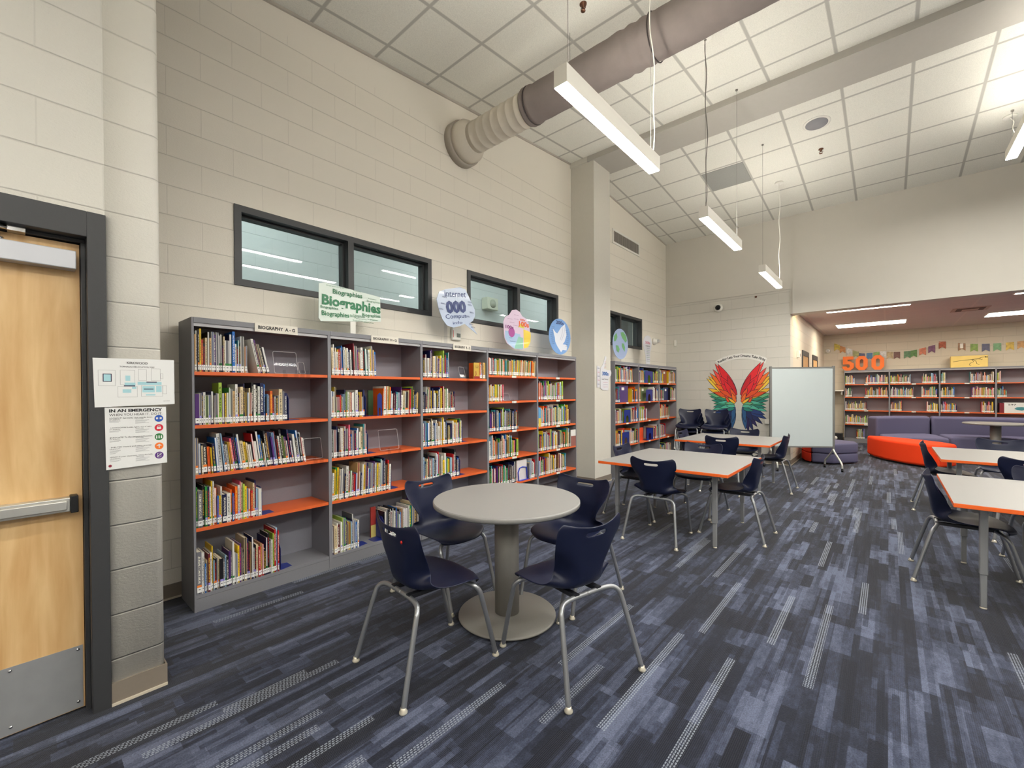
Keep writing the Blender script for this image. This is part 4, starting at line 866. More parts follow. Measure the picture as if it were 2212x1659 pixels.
# ------------------------------------------------------------------ duct
DYc, DZc = 2.69, 4.25
t = thing('air_duct', 'round ceiling air duct in a grey fabric sleeve, from the window wall', 'duct', (0, DYc, DZc))
MB().lathe([(.245, 0.0), (.245, .085), (.235, .09)], (0, DYc, DZc), 48, axis='X', smf=[0]).build('wall_collar', mat('collar', (168, 160, 148), .6), t)
MB().lathe([(.225, .085), (.225, .16), (.20, .20), (.165, .24), (.16, .25)], (0, DYc, DZc), 48, axis='X').build('flange', ductm, t)
pr_ = [(.16, .24)]; x = .30
while x < 1.06: pr_ += [(.16, x - .004), (.164, x), (.16, x + .004)]; x += .105
pr_ += [(.16, 1.08)]
MB().lathe(pr_, (0, DYc, DZc), 48, axis='X').build('spiral_pipe', ductm, t)
pr_ = []; x = 1.0; r2_ = random.Random(3)
while x < XR:
    k = .168 + r2_.uniform(-.002, .003); 
    if x < 1.12: k = .172 + .008 * math.sin((x - 1.0) * 90)
    if 2.02 < x < 2.34: k = .170 + .006 * math.sin((x - 2.0) * 60)
    pr_.append((k, x)); x += .02 if (x < 1.12 or 2.0 < x < 2.36) else .09
pr_.append((.168, XR)); MB().lathe(pr_, (0, DYc, DZc), 48, axis='X').build('fabric_sleeve', sleeve, t)
for x in (1.06, 2.30, 3.9, 5.5, 7.1): MB().tube([(x, DYc + .176 * math.cos(2 * PI * k / 40), DZc + .176 * math.sin(2 * PI * k / 40)) for k in range(40)], .005, 6, closed=True).build('band', mat('band_dark', (60, 52, 52), .6), t)
for x in (1.49, 3.3, 5.1, 6.9): MB().tube([(x, DYc, DZc + .16), (x, DYc, zn(DYc))], .002, 6).build('hanger_wire', cordg, t)

# ------------------------------------------------------------------ pendant lights
def pendant(x0, x1, y0, y1, zb, label, wires, cords, group='linear pendant lights'):
    up_ = lampU if zb < 3.5 else lampUR
    t = thing('pendant_light', label, 'pendant light', ((x0 + x1) / 2, (y0 + y1) / 2, zb), group=group); h = .108
    MB().box(x0, x1, y0, y1, zb + .004, zb + h).build('housing', lampw, t, bevel=.0015)
    MB().box(x0 + .004, x1 - .004, y0 + .004, y1 - .004, zb, zb + .004).build('diffuser', lampE, t)
    MB().box(x0 + .02, x1 - .02, y0 + .1, y1 - .1, zb + h, zb + h + .002).build('uplight_lens', up_, t)
    xc = (x0 + x1) / 2
    for y in wires:
        zc = (zn(y) if y < 5.2 else zf(y)); MB().tube([(xc, y, zb + h), (xc, y, zc)], .0018, 6).lathe([(.015, zc - .006), (.012, zc - .02), (.0, zc - .02)], (xc, y, 0), 12).build('suspension_wire', cordg, t)
    for y, yc, m_, sag in cords:
        zc = (zn(yc) if yc < 5.2 else zf(yc)); z0 = zb + h; n = 14
        pts = [(xc + .006 + sag * math.sin(PI * k / n) * .5 + .008 * math.sin(k * 1.3), y + (yc - y) * (k / n) ** .7 + sag * math.sin(2 * PI * k / n), z0 + (zc - z0) * k / n) for k in range(n + 1)]
        MB().tube(smooth_path(pts, 3), .0045, 8).build('power_cord', m_, t)
        MB().lathe([(.062, zc + .004), (.062, zc - .012), (.055, zc - .016), (.0, zc - .016)], (xc, yc, 0), 28).build('canopy', white, t)
ZL = 3.07; LX0, LX1 = 2.327, 2.412
pendant(LX0, LX1, 1.222, 2.487, ZL, 'white linear pendant light nearest the round table, hanging by the duct', (1.30, 2.42), ((2.44, 2.38, cordw, .03),))
pendant(LX0, LX1, 3.65, 4.935, ZL, 'white linear pendant light over the near square table, middle of its row', (3.72, 4.88), ((3.70, 3.71, cordg, .015),))
pendant(LX0, LX1, 6.24, 7.52, ZL, 'white linear pendant light farthest away, last of its row', (6.28,), ((7.46, 7.50, cordw, .004),))
pendant(4.77, 4.87, 4.9, 7.36, 4.22, 'white linear pendant light hung close under the ceiling on the right', (5.0, 7.30), ((7.25, 7.44, cordw, .03),))
for k, (x, y0, y1, z, lb) in enumerate(((LX0, -3.9, -2.6, ZL, 'at the end of the entry wall'), (4.77, .6, 3.06, 4.0, 'above the aisle between the tables'), (4.77, -3.2, -.8, 3.9, 'above the aisle at the near end of the room'),
        (7.3, .6, 3.06, 4.0, 'by the right wall, middle of that row'), (7.3, 4.9, 7.36, 4.2, 'by the right wall, next to the dropped beam'), (7.3, -3.4, -1.0, 3.8, 'by the right wall, at the near end of the room'))):
    pendant(x, x + .085 + .015 * (k > 0), y0, y1, z, 'unseen white linear pendant light ' + lb, (y0 + .1, y1 - .1), ())  # pendants out of view, added because the room's lighting needs them

# ------------------------------------------------------------------ ceiling fittings
def on_far(x, y): return (x, y, zf(y))
t = thing('ceiling_speaker', 'round grey ceiling speaker with white rim', 'speaker', on_far(2.996, 6.216)); z = zf(6.216)
def slope(mb, y, z, s=-.09):
    mb.v = [(vx, vy, vz + (vy - y) * s) for vx, vy, vz in mb.v]; return mb
slope(MB().lathe([(.15, z + .002), (.15, z - .006), (.125, z - .009), (0, z - .009)], (2.996, 6.216, 0), 36), 6.216, z).build('rim', white, t); slope(MB().lathe([(.122, z - .009), (.122, z - .012), (.0, z - .012)], (2.996, 6.216, 0), 36), 6.216, z).build('grille', mat('speaker_mesh', (146, 146, 150), .7), t)
def sprinkler(x, y, z, label):
    t = thing('sprinkler_head', label, 'sprinkler', (x, y, z)); MB().lathe([(.03, z + .002), (.03, z - .01), (.012, z - .012), (.012, z - .04), (0, z - .04)], (x, y, 0), 16).build('body', brass, t)
    MB().tube([(x - .018, y, z - .03), (x - .022, y, z - .045), (x - .008, y, z - .062)], .003, 6).tube([(x + .018, y, z - .03), (x + .022, y, z - .045), (x + .008, y, z - .062)], .003, 6).build('yoke', brass, t)
    MB().lathe([(.02, z - .062), (.02, z - .065), (0, z - .065)], (x, y, 0), 14).build('deflector', brass, t)
sprinkler(2.98, 6.868, zf(6.868), 'small brass sprinkler head near the round ceiling speaker'); sprinkler(1.753, 2.49, zn(2.49), 'brass sprinkler head on the ceiling above the duct')
t = thing('ceiling_grille', 'grey square return grille set in the ceiling grid', 'vent', (1.76, 6.87, zf(6.87)))
slope(MB().box(1.463, 2.05, 6.56, 7.165, zf(6.87) - .006, zf(6.87) + .003), 6.87, 0).build('grille', grey_t, t)

# ------------------------------------------------------------------ chairs
def make_chair():
    t = thing('school_chair', 'x', 'chair')
    # (y, z, half width, curl of the sides, where across the width the side folds forward)
    prof = [(.240, .414, .170, 0, .5), (.234, .430, .196, .000, .5), (.200, .446, .213, .006, .5), (.10, .447, .226, .016, .5), (.0, .439, .229, .026, .5), (-.085, .436, .222, .042, .48), (-.135, .442, .206, .064, .46), (-.163, .458, .182, .086, .45), (-.178, .488, .162, .100, .46),
            (-.186, .528, .156, .100, .52), (-.192, .572, .168, .088, .60), (-.199, .616, .190, .068, .62), (-.208, .658, .208, .054, .4), (-.216, .692, .216, .048, .2), (-.221, .716, .219, .046, .1), (-.226, .736, .217, .045, .1), (-.231, .756, .208, .044, .1), (-.234, .770, .188, .044, .1)]
    us = [-1, -.94, -.8, -.64, -.5, -.3, -.14, 0, .14, .3, .5, .64, .8, .94, 1]
    mb = MB(); K = len(prof); n = len(us)
    for i, (y, z, hw, cu, cr) in enumerate(prof):
        a = Vector(prof[max(i - 1, 0)][:2]); b = Vector(prof[min(i + 1, K - 1)][:2]); tn = (b - a).normalized(); nr = Vector((-tn[1], tn[0]))   # (y,z) normal, up for the seat / forward for the back
        if nr[1] < 0 and i < 6: nr = -nr
        if i >= 6 and nr[0] < 0: nr = -nr
        for u in us:
            k = cu * (.22 * abs(u) ** 2 + .78 * max(0, (abs(u) - cr) / (1 - cr)) ** (1.25 if i < 12 else 1.7)); zz = z + nr[1] * k; yy = y + nr[0] * k
            if i < 4: yy -= (.060, .052, .030, .008)[i] * abs(u) ** 3
            if i >= K - 3: zz += .014 * (abs(u) ** 2) - .008 * (1 - abs(u) ** 2) * (i == K - 1)
            mb.v.append((u * hw, yy, zz))
    for i in range(K - 1):
        for j in range(n - 1):
            if i == 14 and 5 <= j <= 8: continue           # hand slot
            q = (i * n + j, i * n + j + 1, (i + 1) * n + j + 1, (i + 1) * n + j); mb.face(q, 0, True)
    o = mb.build('shell', navy, t, local=True)
    q = o.modifiers.new('s', 'SOLIDIFY'); q.thickness = .007; q.offset = 0; q = o.modifiers.new('u', 'SUBSURF'); q.levels = 1; q.render_levels = 2
    for sx in (-1, 1):
        P = smooth_path([(0, -.155, .408), (sx * .10, -.158, .409), (sx * .165, -.168, .405), (sx * .196, -.185, .385), (sx * .207, -.200, .345), (sx * .229, -.245, .18), (sx * .25, -.288, .016)], 6)
        lg = MB().tube(P, .0125, 14).build('leg', chleg, t, local=True)
        MB().lathe([(.016, 0), (.019, .004), (.019, .010), (.013, .018), (.013, .026), (0, .027)], (sx * .2505, -.289, 0), 16).build('foot_glide', glide, lg, local=True)
        P = smooth_path([(sx * .02, .135, .412), (sx * .12, .142, .413), (sx * .178, .160, .408), (sx * .200, .182, .380), (sx * .202, .198, .335), (sx * .204, .245, .17), (sx * .206, .286, .016)], 6)
        lg = MB().tube(P, .0125, 14).build('leg', chleg, t, local=True)
        MB().lathe([(.016, 0), (.019, .004), (.019, .010), (.013, .018), (.013, .026), (0, .027)], (sx * .2062, .287, 0), 16).build('foot_glide', glide, lg, local=True)
    MB().box(-.09, -.06, -.165, .15, .405, .425).box(.06, .09, -.165, .15, .405, .425).build('under_frame', mat('bracket_black', (30, 32, 38), .5), t, local=True)
    return t
chair0 = make_chair(); used = [False]
def chair(x, y, deg, label, group=None, z=0):
    """deg: heading of the sitter, 0 = +Y, anticlockwise"""
    if not used[0]:
        used[0] = True; chair0.location = (x, y, z); chair0.rotation_euler = (0, 0, math.radians(deg)); tag(chair0, label, None, group); return chair0
    return dup(chair0, (x, y, z), math.radians(deg), label, group)
gR = 'navy chairs around the near round table'
ca_ = chair(1.89, .68, -6.5, 'navy shell chair with a red dot on its back, at the round table', gR)
chair(1.36, 1.26, -90, 'navy shell chair tucked between the round table and the H - Q bookcase bay', gR)
chair(2.43, 1.16, 76, 'navy shell chair nearest the camera, pulled out from the round table', gR)
chair(2.03, 1.81, 180, 'navy shell chair on the far side of the round table', gR)
gS = 'navy chairs around the near square table'
chair(2.04, 3.385, 2, 'navy shell chair seen from behind at the front edge of the near square table', gS)
chair(2.58, 3.96, 90, 'navy shell chair on the aisle side of the near square table', gS)
chair(1.53, 4.0, -90, 'navy shell chair on the column side of the near square table', gS)
chair(2.04, 4.53, 180, 'navy shell chair on the far side of the near square table', gS)
gT = 'navy chairs around the far square table'
chair(1.98, 5.88, 0, 'navy shell chair seen from behind at the front edge of the far square table', gT)
chair(2.43, 6.46, 90, 'navy shell chair on the aisle side of the far square table', gT)
chair(1.42, 6.35, -90, 'navy shell chair on the bookcase side of the far square table', gT)
chair(1.93, 7.02, 180, 'navy shell chair on the far side of the far square table', gT)
gU = 'chairs around the near table at the right'
chair(4.13, 3.88, -90, 'dark shell chair facing right at the near table by the right edge', gU)
chair(4.67, 4.47, 180, 'dark shell chair on the far side of the near right table', gU)
gV = 'chairs around the far table at the right'
chair(4.21, 6.45, -90, 'dark shell chair facing right at the far table by the right edge', gV)
chair(4.68, 5.50, 0, 'dark shell chair seen from behind between the two right tables', gV)
chair(4.75, 7.25, 180, 'dark shell chair on the far side of the far right table', gV)
for sx, nm in ((.66, 'beside the last bookcase bay'), (1.16, 'in front of the left wing')):
    for k in range(4):
        o = chair(sx, YB - .36 - (3 - k) * .0 - k * .07, 180 + (8 if sx < 1 else 4), 'navy shell chair, %s of the stack %s' % (['bottom', 'second from the bottom', 'third from the bottom', 'topmost'][k], nm), 'stacked chairs at the far wall', z=k * .085)

MB().lathe([(.008, 0), (.008, -.0035), (0.0001, -.0036)], (.120, -.2195, .705), 16, axis='Y').build('sticker', redd, ca_, local=True)
# ------------------------------------------------------------------ tables
def square_table(x0, x1, y0, y1, h, label, lx, ly, inset=True):
    t = thing('square_table', label, 'table', ((x0 + x1) / 2, (y0 + y1) / 2, 0), group='grey tables with orange edges')
    tp = MB().box(x0, x1, y0, y1, h - .028, h, 0); tp.m = [0, 0, 1, 1, 1, 1]; tp.build('tabletop', [lam, edge], t, bevel=.003)
    MB().box(lx[0] - .02, lx[1] + .02, ly[0] - .012, ly[0] + .012, h - .06, h - .028).box(lx[0] - .02, lx[1] + .02, ly[1] - .012, ly[1] + .012, h - .06, h - .028).box(lx[0] - .012, lx[0] + .012, ly[0], ly[1], h - .06, h - .028).box(lx[1] - .012, lx[1] + .012, ly[0], ly[1], h - .06, h - .028).build('apron', tleg, t)
    for a in lx:
        for b in ly:
            lg = MB().box(a - .0195, a + .0195, b - .0195, b + .0195, .22, h - .028).build('leg', tleg, t, bevel=.004)
            MB().box(a - .0155, a + .0155, b - .0155, b + .0155, .012, .25).build('leg_insert', tleg, lg, bevel=.003); MB().lathe([(.018, 0), (.018, .006), (.008, .012)], (a, b, 0), 12).build('leveller', glide, lg)
square_table(1.465, 2.69, 3.225, 4.51, .70, 'grey table with orange edge, nearer of the two by the column', (1.585, 2.535), (3.41, 4.385))
square_table(1.33, 2.55, 5.73, 6.98, .695, 'grey table with orange edge, farther one, in front of the winged wall', (1.45, 2.39), (5.95, 6.90))
square_table(4.01, 5.235, 3.17, 4.46, .695, 'grey table with orange edge, nearer of the two at the right', (4.16, 5.10), (3.37, 4.35))
square_table(4.105, 5.33, 5.55, 6.86, .695, 'grey table with orange edge, farther one at the right before the sofa', (4.25, 5.19), (5.75, 6.70))
def round_table(x, y, label):
    t = thing('round_table', label, 'table', (x, y, 0), group='round pedestal tables')
    MB().lathe([(.0, .713), (.445, .713), (.457, .720), (.457, .740), (.452, .745), (0, .745)], (x, y, 0), 72, smf=[2]).build('tabletop', lam, t)
    MB().box(x - .2, x + .2, y - .03, y + .03, .695, .713).box(x - .03, x + .03, y - .2, y + .2, .695, .713).build('top_bracket', satin, t)
    MB().lathe([(.076, .03), (.076, .70)], (x, y, 0), 40).build('pedestal', ped, t)
    MB().lathe([(.298, .012), (.305, .018), (.305, .024), (.298, .030), (.10, .034), (.0, .034)], (x, y, 0), 64, smf=[0, 1, 2, 3]).build('base', ped, t)
    for k in range(4):
        a = math.radians(20 + 90 * k); MB().lathe([(.014, 0), (.014, .006), (.006, .012)], (x + .25 * math.cos(a), y + .25 * math.sin(a), 0), 10).build('leveller', glide, t)
round_table(1.905, 1.29, 'round grey table with four navy chairs in front of the bookcases'); round_table(5.27, 12.0, 'round grey table in the alcove in front of the sofa')

# ------------------------------------------------------------------ mobile whiteboard
A_ = Vector((2.10, 8.252, 0)); B_ = Vector((2.984, 8.866, 0)); uu = (B_ - A_).normalized(); nn_ = Vector((uu[1], -uu[0], 0)); Lw = (B_ - A_).length
t = thing('mobile_whiteboard', 'rolling whiteboard in a grey frame before the painted wings', 'whiteboard', tuple((A_ + B_) / 2))
fw = lambda a, b, d_: tuple(A_ + uu * a + nn_ * d_ + Vector((0, 0, b)))
MB().prism([(.03, .415), (Lw - .03, .415), (Lw - .03, 1.80), (.03, 1.80)], fw, -.01, .01).build('board', wbm, t)
for a in (0, Lw - .035): MB().prism([(a, .37), (a + .035, .37), (a + .035, 1.84), (a, 1.84)], fw, -.018, .018).build('post', wbf, t, bevel=.004)
MB().prism([(.03, 1.80), (Lw - .03, 1.80), (Lw - .03, 1.822), (.03, 1.822)], fw, -.016, .016).prism([(.03, .39), (Lw - .03, .39), (Lw - .03, .415), (.03, .415)], fw, -.016, .016).build('rail', wbf, t)
for a in (.018, Lw - .018):
    for s in (-1, 1):
        P = smooth_path([fw(a, .40, 0), fw(a, .33, s * .02), fw(a, .20, s * .16), fw(a, .14, s * .225), fw(a, .06, s * .245)], 5)
        lg = MB().tube(P, .016, 10).build('leg', satin, t); c = fw(a, .028, s * .245)
        MB().lathe([(.026, -.016), (.028, -.012), (.028, .012), (.026, .016)], c, 18, axis='X').lathe([(.010, .03), (.012, .06)], (c[0], c[1], 0), 10).build('caster', black, lg)

# ------------------------------------------------------------------ painted wings and banner on the far wall
Yw = YB - .0015
def wp(a, b, d_=0): return (a, Yw - d_, b)
def feather(base, tip, width, n=9, bend=0.):
    bx, bz = base; tx, tz = tip; dx, dz = tx - bx, tz - bz; L = math.hypot(dx, dz); ux, uz = dx / L, dz / L; px, pz = -uz, ux; l_, r_ = [], []
    for k in range(n + 1):
        f = k / n; w_ = width * (math.sin(PI * min(1, (f * .92 + .12)) ** .9) ** .8 if f < 1 else 0) if f < 1 else 0; c = bend * math.sin(PI * f) * L
        l_.append((bx + dx * f + px * (c + w_), bz + dz * f + pz * (c + w_))); r_.append((bx + dx * f + px * (c - w_), bz + dz * f + pz * (c - w_)))
    return l_ + r_[::-1][1:]
def grow(pts, k):
    cx = sum(p[0] for p in pts) / len(pts); cz = sum(p[1] for p in pts) / len(pts); out = []
    n = len(pts)
    for i in range(n):
        a, b = pts[i - 1], pts[(i + 1) % n]; tx, tz = b[0] - a[0], b[1] - a[1]; l = math.hypot(tx, tz) or 1; nx, nz = tz / l, -tx / l
        if (pts[i][0] - cx) * nx + (pts[i][1] - cz) * nz < 0: nx, nz = -nx, -nz
        out.append((pts[i][0] + nx * k, pts[i][1] + nz * k))
    return out
WC = {'r': (222, 34, 44), 'r2': (196, 28, 40), 'r3': (238, 74, 66), 'o': (236, 112, 36), 'o2': (226, 84, 34), 'y': (240, 186, 52), 'y2': (246, 206, 70), 'g': (110, 186, 132), 'g2': (52, 150, 116), 't': (32, 130, 116), 't2': (84, 186, 160), 'b': (34, 62, 124), 'b2': (30, 44, 96), 'b3': (44, 92, 140), 'p': (42, 36, 92)}
FE = [  # (base, tip, half width, colour) left wing, drawn in order from the outer feathers to the inner ones
    ((1.36, 1.02), (1.13, .70), .045, 'p'), ((1.36, 1.02), (1.20, .62), .045, 'b2'), ((1.36, 1.02), (1.28, .60), .045, 'p'), ((1.36, 1.05), (1.04, .76), .05, 'b2'), ((1.36, 1.06), (.97, .86), .05, 'b'), ((1.37, 1.0), (1.33, .64), .04, 'b3'), ((1.36, 1.08), (1.00, .94), .05, 'b'), ((1.37, 1.08), (1.20, .80), .05, 'b2'), ((1.37, 1.08), (1.34, .78), .035, 'b3'),
    ((1.34, 1.14), (.96, 1.007), .045, 't2'), ((1.34, 1.16), (.976, 1.071), .045, 't'), ((1.34, 1.18), (.982, 1.141), .045, 'g2'), ((1.33, 1.2), (.944, 1.21), .045, 't'), ((1.32, 1.22), (.906, 1.291), .045, 'g2'), ((1.30, 1.24), (.884, 1.35), .045, 'g'),
    ((1.28, 1.24), (1.02, 1.26), .03, 'g2'), ((1.30, 1.18), (1.06, 1.16), .03, 't2'), ((1.35, 1.12), (1.10, 1.05), .035, 't2'), ((1.37, 1.14), (1.20, 1.16), .028, 'g'), ((1.38, 1.10), (1.22, 1.10), .028, 't2'), ((1.37, 1.05), (1.20, 1.01), .028, 't'),
    ((1.28, 1.26), (.873, 1.466), .05, 'y'), ((1.28, 1.30), (.846, 1.671), .05, 'y2'), ((1.28, 1.34), (.88, 1.715), .045, 'y'), ((1.28, 1.36), (.912, 1.78), .05, 'o'), ((1.27, 1.30), (.98, 1.38), .04, 'o2'), ((1.30, 1.34), (1.0, 1.55), .045, 'o'),
    ((1.32, 1.36), (.972, 1.853), .05, 'r3'), ((1.36, 1.36), (1.01, 1.973), .05, 'r3'), ((1.385, 1.38), (1.069, 1.958), .07, 'r'), ((1.38, 1.30), (1.10, 1.72), .07, 'r'), ((1.38, 1.28), (1.12, 1.56), .055, 'r'), ((1.40, 1.32), (1.24, 1.72), .05, 'r2'), ((1.35, 1.28), (1.08, 1.44), .04, 'o2'), ((1.36, 1.30), (1.18, 1.62), .045, 'r'),
    ((1.395, 1.24), (1.30, 1.46), .035, 'o2'), ((1.395, 1.18), (1.33, 1.36), .03, 'o'), ((1.29, 1.20), (1.20, 1.32), .024, 'r3'), ((1.27, 1.18), (1.22, 1.28), .02, 'o2'), ((1.385, 1.16), (1.26, 1.26), .022, 'y')]
blk = mat('mural_line', (34, 24, 40), .6)
for nm, fx, lab in (('left', lambda x: x, 'rainbow painted wing on the far wall behind the stacked chairs'), ('right', lambda x: 2.91 - x + .0, 'rainbow painted wing on the far wall beside the whiteboard')):
    t = thing('wing_mural', lab, 'mural', (1.1 if nm == 'left' else 1.8, YB, .6), group='pair of painted wings'); d_ = 0.0003
    groups = {}
    for k, (b0, tp, wd, c) in enumerate(FE):
        pts = [(fx(p), q) for p, q in feather(b0, tp, wd)]
        groups.setdefault('line', MB()).prism(grow(pts, .008), wp, d_, d_ + .00005); groups.setdefault(c, MB()).prism(pts, wp, d_ + .00006, d_ + .0001); d_ += .00012
        # quill
    for c, mbb in groups.items():
        mbb.build('outline' if c == 'line' else 'feathers', blk if c == 'line' else mat('mural_' + c, WC[c], .6, noise=.12, nscale=25), t)
t = thing('banner', 'white arched banner reading Reading Lets Your Dreams Take Flight above the wings', 'banner', (1.5, YB, 2.05))
cz, Rb = 1.22, .875; cxb = 1.495
pts = [(cxb + (Rb + .055) * math.sin(math.radians(a)), cz + (Rb + .055) * math.cos(math.radians(a))) for a in range(-31, 32, 3)] + [(cxb + (Rb - .05) * math.sin(math.radians(a)), cz + (Rb - .05) * math.cos(math.radians(a))) for a in range(31, -32, -3)]
MB().prism(pts, wp, 0, .001).build('strip', mat('banner_white', (226, 224, 218), .6), t)
text('lettering', 'Reading Lets Your Dreams Take Flight', ink, t, (0, Yw - .0012, 0), (1, 0, 0), (0, 0, 1), width=.88, height=.064, bold=.03, warp=lambda a, b: (cxb + (Rb + b) * math.sin(a / Rb), cz + (Rb + b) * math.cos(a / Rb)))

# ------------------------------------------------------------------ alcove: seating, lights, signs
def cushion(name, parent, pts, z0, z1, m, bev=.05, seg=4):
    return MB().prism(pts, lambda a, b, d_: (a, b, d_), z0, z1).build(name, m, parent, bevel=bev, seg=seg, ang=25)
def sect(cx, cy, r0, r1, a0, a1, n=8):
    return arc(cx, cy, r1, a0, a1, n) + arc(cx, cy, r0, a1, a0, n)
# curved slate sofa: concave side towards the round table
t = thing('curved_sofa', 'slate purple curved sofa section at the left of the alcove', 'sofa', (3.8, 12.2, 0), group='curved sofa sections')
cushion('backrest', t, [(3.33, 12.35), (3.50, 12.0), (3.80, 12.42), (4.40, 12.84), (4.38, 13.24), (3.72, 12.88)], .03, .80, sofa)
cushion('seat', t, [(3.54, 12.0), (3.66, 11.25), (4.10, 11.45), (4.62, 11.62), (4.50, 12.45), (4.32, 12.78), (3.82, 12.40)], .05, .43, sofa)
t = thing('curved_sofa', 'long slate purple sofa section behind the alcove round table', 'sofa', (5.6, 13.0, 0), group='curved sofa sections')
cushion('backrest', t, [(4.40, 13.22), (4.42, 12.80), (5.0, 12.98), (5.8, 13.05), (6.8, 12.95), (6.85, 13.35), (5.8, 13.45), (5.0, 13.38)], .03, .80, sofa)
cushion('seat', t, [(4.52, 12.78), (4.66, 11.95), (5.2, 12.1), (5.8, 12.15), (6.7, 12.05), (6.8, 12.93), (5.8, 13.03), (5.0, 12.96)], .05, .43, sofa)
t = thing('ottoman', 'bright orange crescent ottoman on the carpet before the sofa', 'ottoman', (4.1, 10.6, 0))
cushion('cushion', t, [(3.35, 11.45), (3.47, 10.98), (3.63, 10.62), (3.95, 10.20), (4.36, 9.93), (4.62, 10.38), (4.46, 10.72), (4.18, 11.02), (3.78, 11.36)][::-1], .035, .43, oran, .045)
cushion('plinth', t, [(3.40, 11.40), (3.50, 11.0), (3.67, 10.67), (3.98, 10.27), (4.34, 10.03), (4.55, 10.38), (4.40, 10.68), (4.12, 10.96), (3.78, 11.28)][::-1], 0, .04, black, .0)
t = thing('ottoman', 'slate purple and red ottoman behind the whiteboard', 'ottoman', (2.85, 9.8, 0))
P1 = [(2.37, 10.15), (2.38, 9.85), (2.48, 9.52), (2.585, 9.40), (2.62, 10.55), (2.45, 10.45)][::-1]; P2 = [(2.59, 9.40), (2.94, 9.40), (3.27, 9.86), (3.22, 10.2), (2.63, 10.55)][::-1]
for z0, z1 in ((.03, .205), (.21, .40)):
    cushion('end_section' if z0 > .1 else 'end_base', t, P1[::-1], z0, z1, redo, .02, 3); cushion('cushion' if z0 > .1 else 'base', t, P2[::-1], z0, z1, sofa if z0 > .1 else sofa, .03, 3)
def troffer(x0, x1, y0, y1, label):
    t = thing('ceiling_light', label, 'ceiling light', ((x0 + x1) / 2, (y0 + y1) / 2, 2.952), group='alcove strip lights')
    MB().box(x0 - .02, x1 + .02, y0 - .02, y1 + .02, 2.935, 2.952).build('trim_ring', white, t); MB().box(x0, x1, y0, y1, 2.931, 2.935).build('diffuser', alcE, t)
troffer(2.79, 3.99, 9.55, 9.95, 'bright strip light in the alcove ceiling nearest the opening'); troffer(2.77, 3.98, 12.15, 12.75, 'bright strip light in the alcove ceiling above the 500 shelves')
troffer(5.22, 6.45, 12.3, 12.9, 'bright strip light in the alcove ceiling at the right'); troffer(5.22, 6.45, 9.55, 9.95, 'bright strip light hidden behind the header at the right')
t = thing('recessed_downlight', 'warm recessed downlight washing the alcove side wall', 'downlight', (2.62, 9.35, 2.95)); MB().lathe([(.07, 2.944), (.07, 2.952)], (2.62, 9.35, 0), 24).build('trim_ring', white, t)
MB().lathe([(.055, 2.94), (.055, 2.944)], (2.62, 9.35, 0), 24).build('lens', emis('warm_lens', (255, 226, 170), 60), t)
t = thing('ceiling_vent', 'square air diffuser in the alcove ceiling', 'vent', (4.87, 11.45, 2.95)); MB().box(4.62, 5.12, 11.2, 11.7, 2.944, 2.952).build('frame', mat('alcove_vent', (188, 160, 146), .6), t); MB().box(4.68, 5.06, 11.26, 11.64, 2.938, 2.944).build('grille', mat('vent_brown', (96, 72, 64), .7), t); MB().box(4.76, 4.98, 11.34, 11.56, 2.932, 2.938).build('centre_plate', mat('alcove_vent', (188, 160, 146), .6), t)
for i, (y0, y1) in enumerate(((10.31, 11.27), (11.96, 12.89))):
    r = thing('door_%d' % (i + 2), None, None, (XD, (y0 + y1) / 2, 0)); tag(r, kind='structure')
    MB().box(XD, XD + .02, y0, y0 + .05, 0, 2.26).box(XD, XD + .02, y1 - .05, y1, 0, 2.26).box(XD, XD + .02, y0 + .05, y1 - .05, 2.15, 2.26).build('door_frame', dark, r); MB().box(XD, XD + .008, y0 + .05, y1 - .05, .01, 2.15).build('door_leaf', wood, r)
t = fit('fire_alarm', 'white fire alarm pull and strobe on the alcove side wall', 'alarm', XD, XD + .05, 9.62, 9.74, 2.06, 2.20); MB().box(XD + .05, XD + .052, 9.65, 9.70, 2.08, 2.14).build('lettering_plate', ink, t)
t = thing('strobe', 'white round strobe in the corner above the bunting', 'alarm', (2.42, YC, 2.51)); MB().lathe([(.06, 0), (.06, -.03), (.04, -.06), (.0001, -.06)], (2.42, YC, 2.51), 20, axis='Y').build('housing', white, t); MB().box(2.40, 2.44, YC - .075, YC - .06, 2.49, 2.53).build('lens', mat('strobe_lens', (200, 200, 198), .2), t)
fit('sensor', 'white sensor on the alcove wall between the bunting strings', 'sensor', 4.99, 5.05, YC - .03, YC, 2.40, 2.52)
t = thing('wall_ledge', 'white ledge projecting from the wall left of the alcove bookcase', 'ledge', (2.6, 14.2, 1.38)); MB().box(2.34, 2.79, 14.05, YC - .002, 1.375, 1.405).build('board', white, t); MB().box(2.36, 2.40, 14.3, YC - .002, 1.28, 1.375).box(2.72, 2.76, 14.3, YC - .002, 1.28, 1.375).build('bracket', satin, t)
t = thing('equipment_box', 'small black box on the floor beside the alcove bookcase', 'box', (2.66, 14.05, 0)); MB().box(2.50, 2.77, 13.95, 14.2, 0, .24).build('case', black, t, bevel=.01); MB().lathe([(.05, -.0), (.05, -.02), (0.0001, -.022)], (2.62, 13.95, .12), 18, axis='Y').build('dial', white, t)
t = thing('vacuum_cleaner', 'black and white upright cleaner half hidden behind the whiteboard', 'vacuum', (2.52, 13.7, 0)); MB().tube([(2.50, 13.7, .06), (2.49, 13.72, .5), (2.47, 13.75, .75)], [.05, .06, .02], 12).build('body', black, t); MB().box(2.42, 2.60, 13.6, 13.8, 0.0, .08).build('head', white, t, bevel=.02)

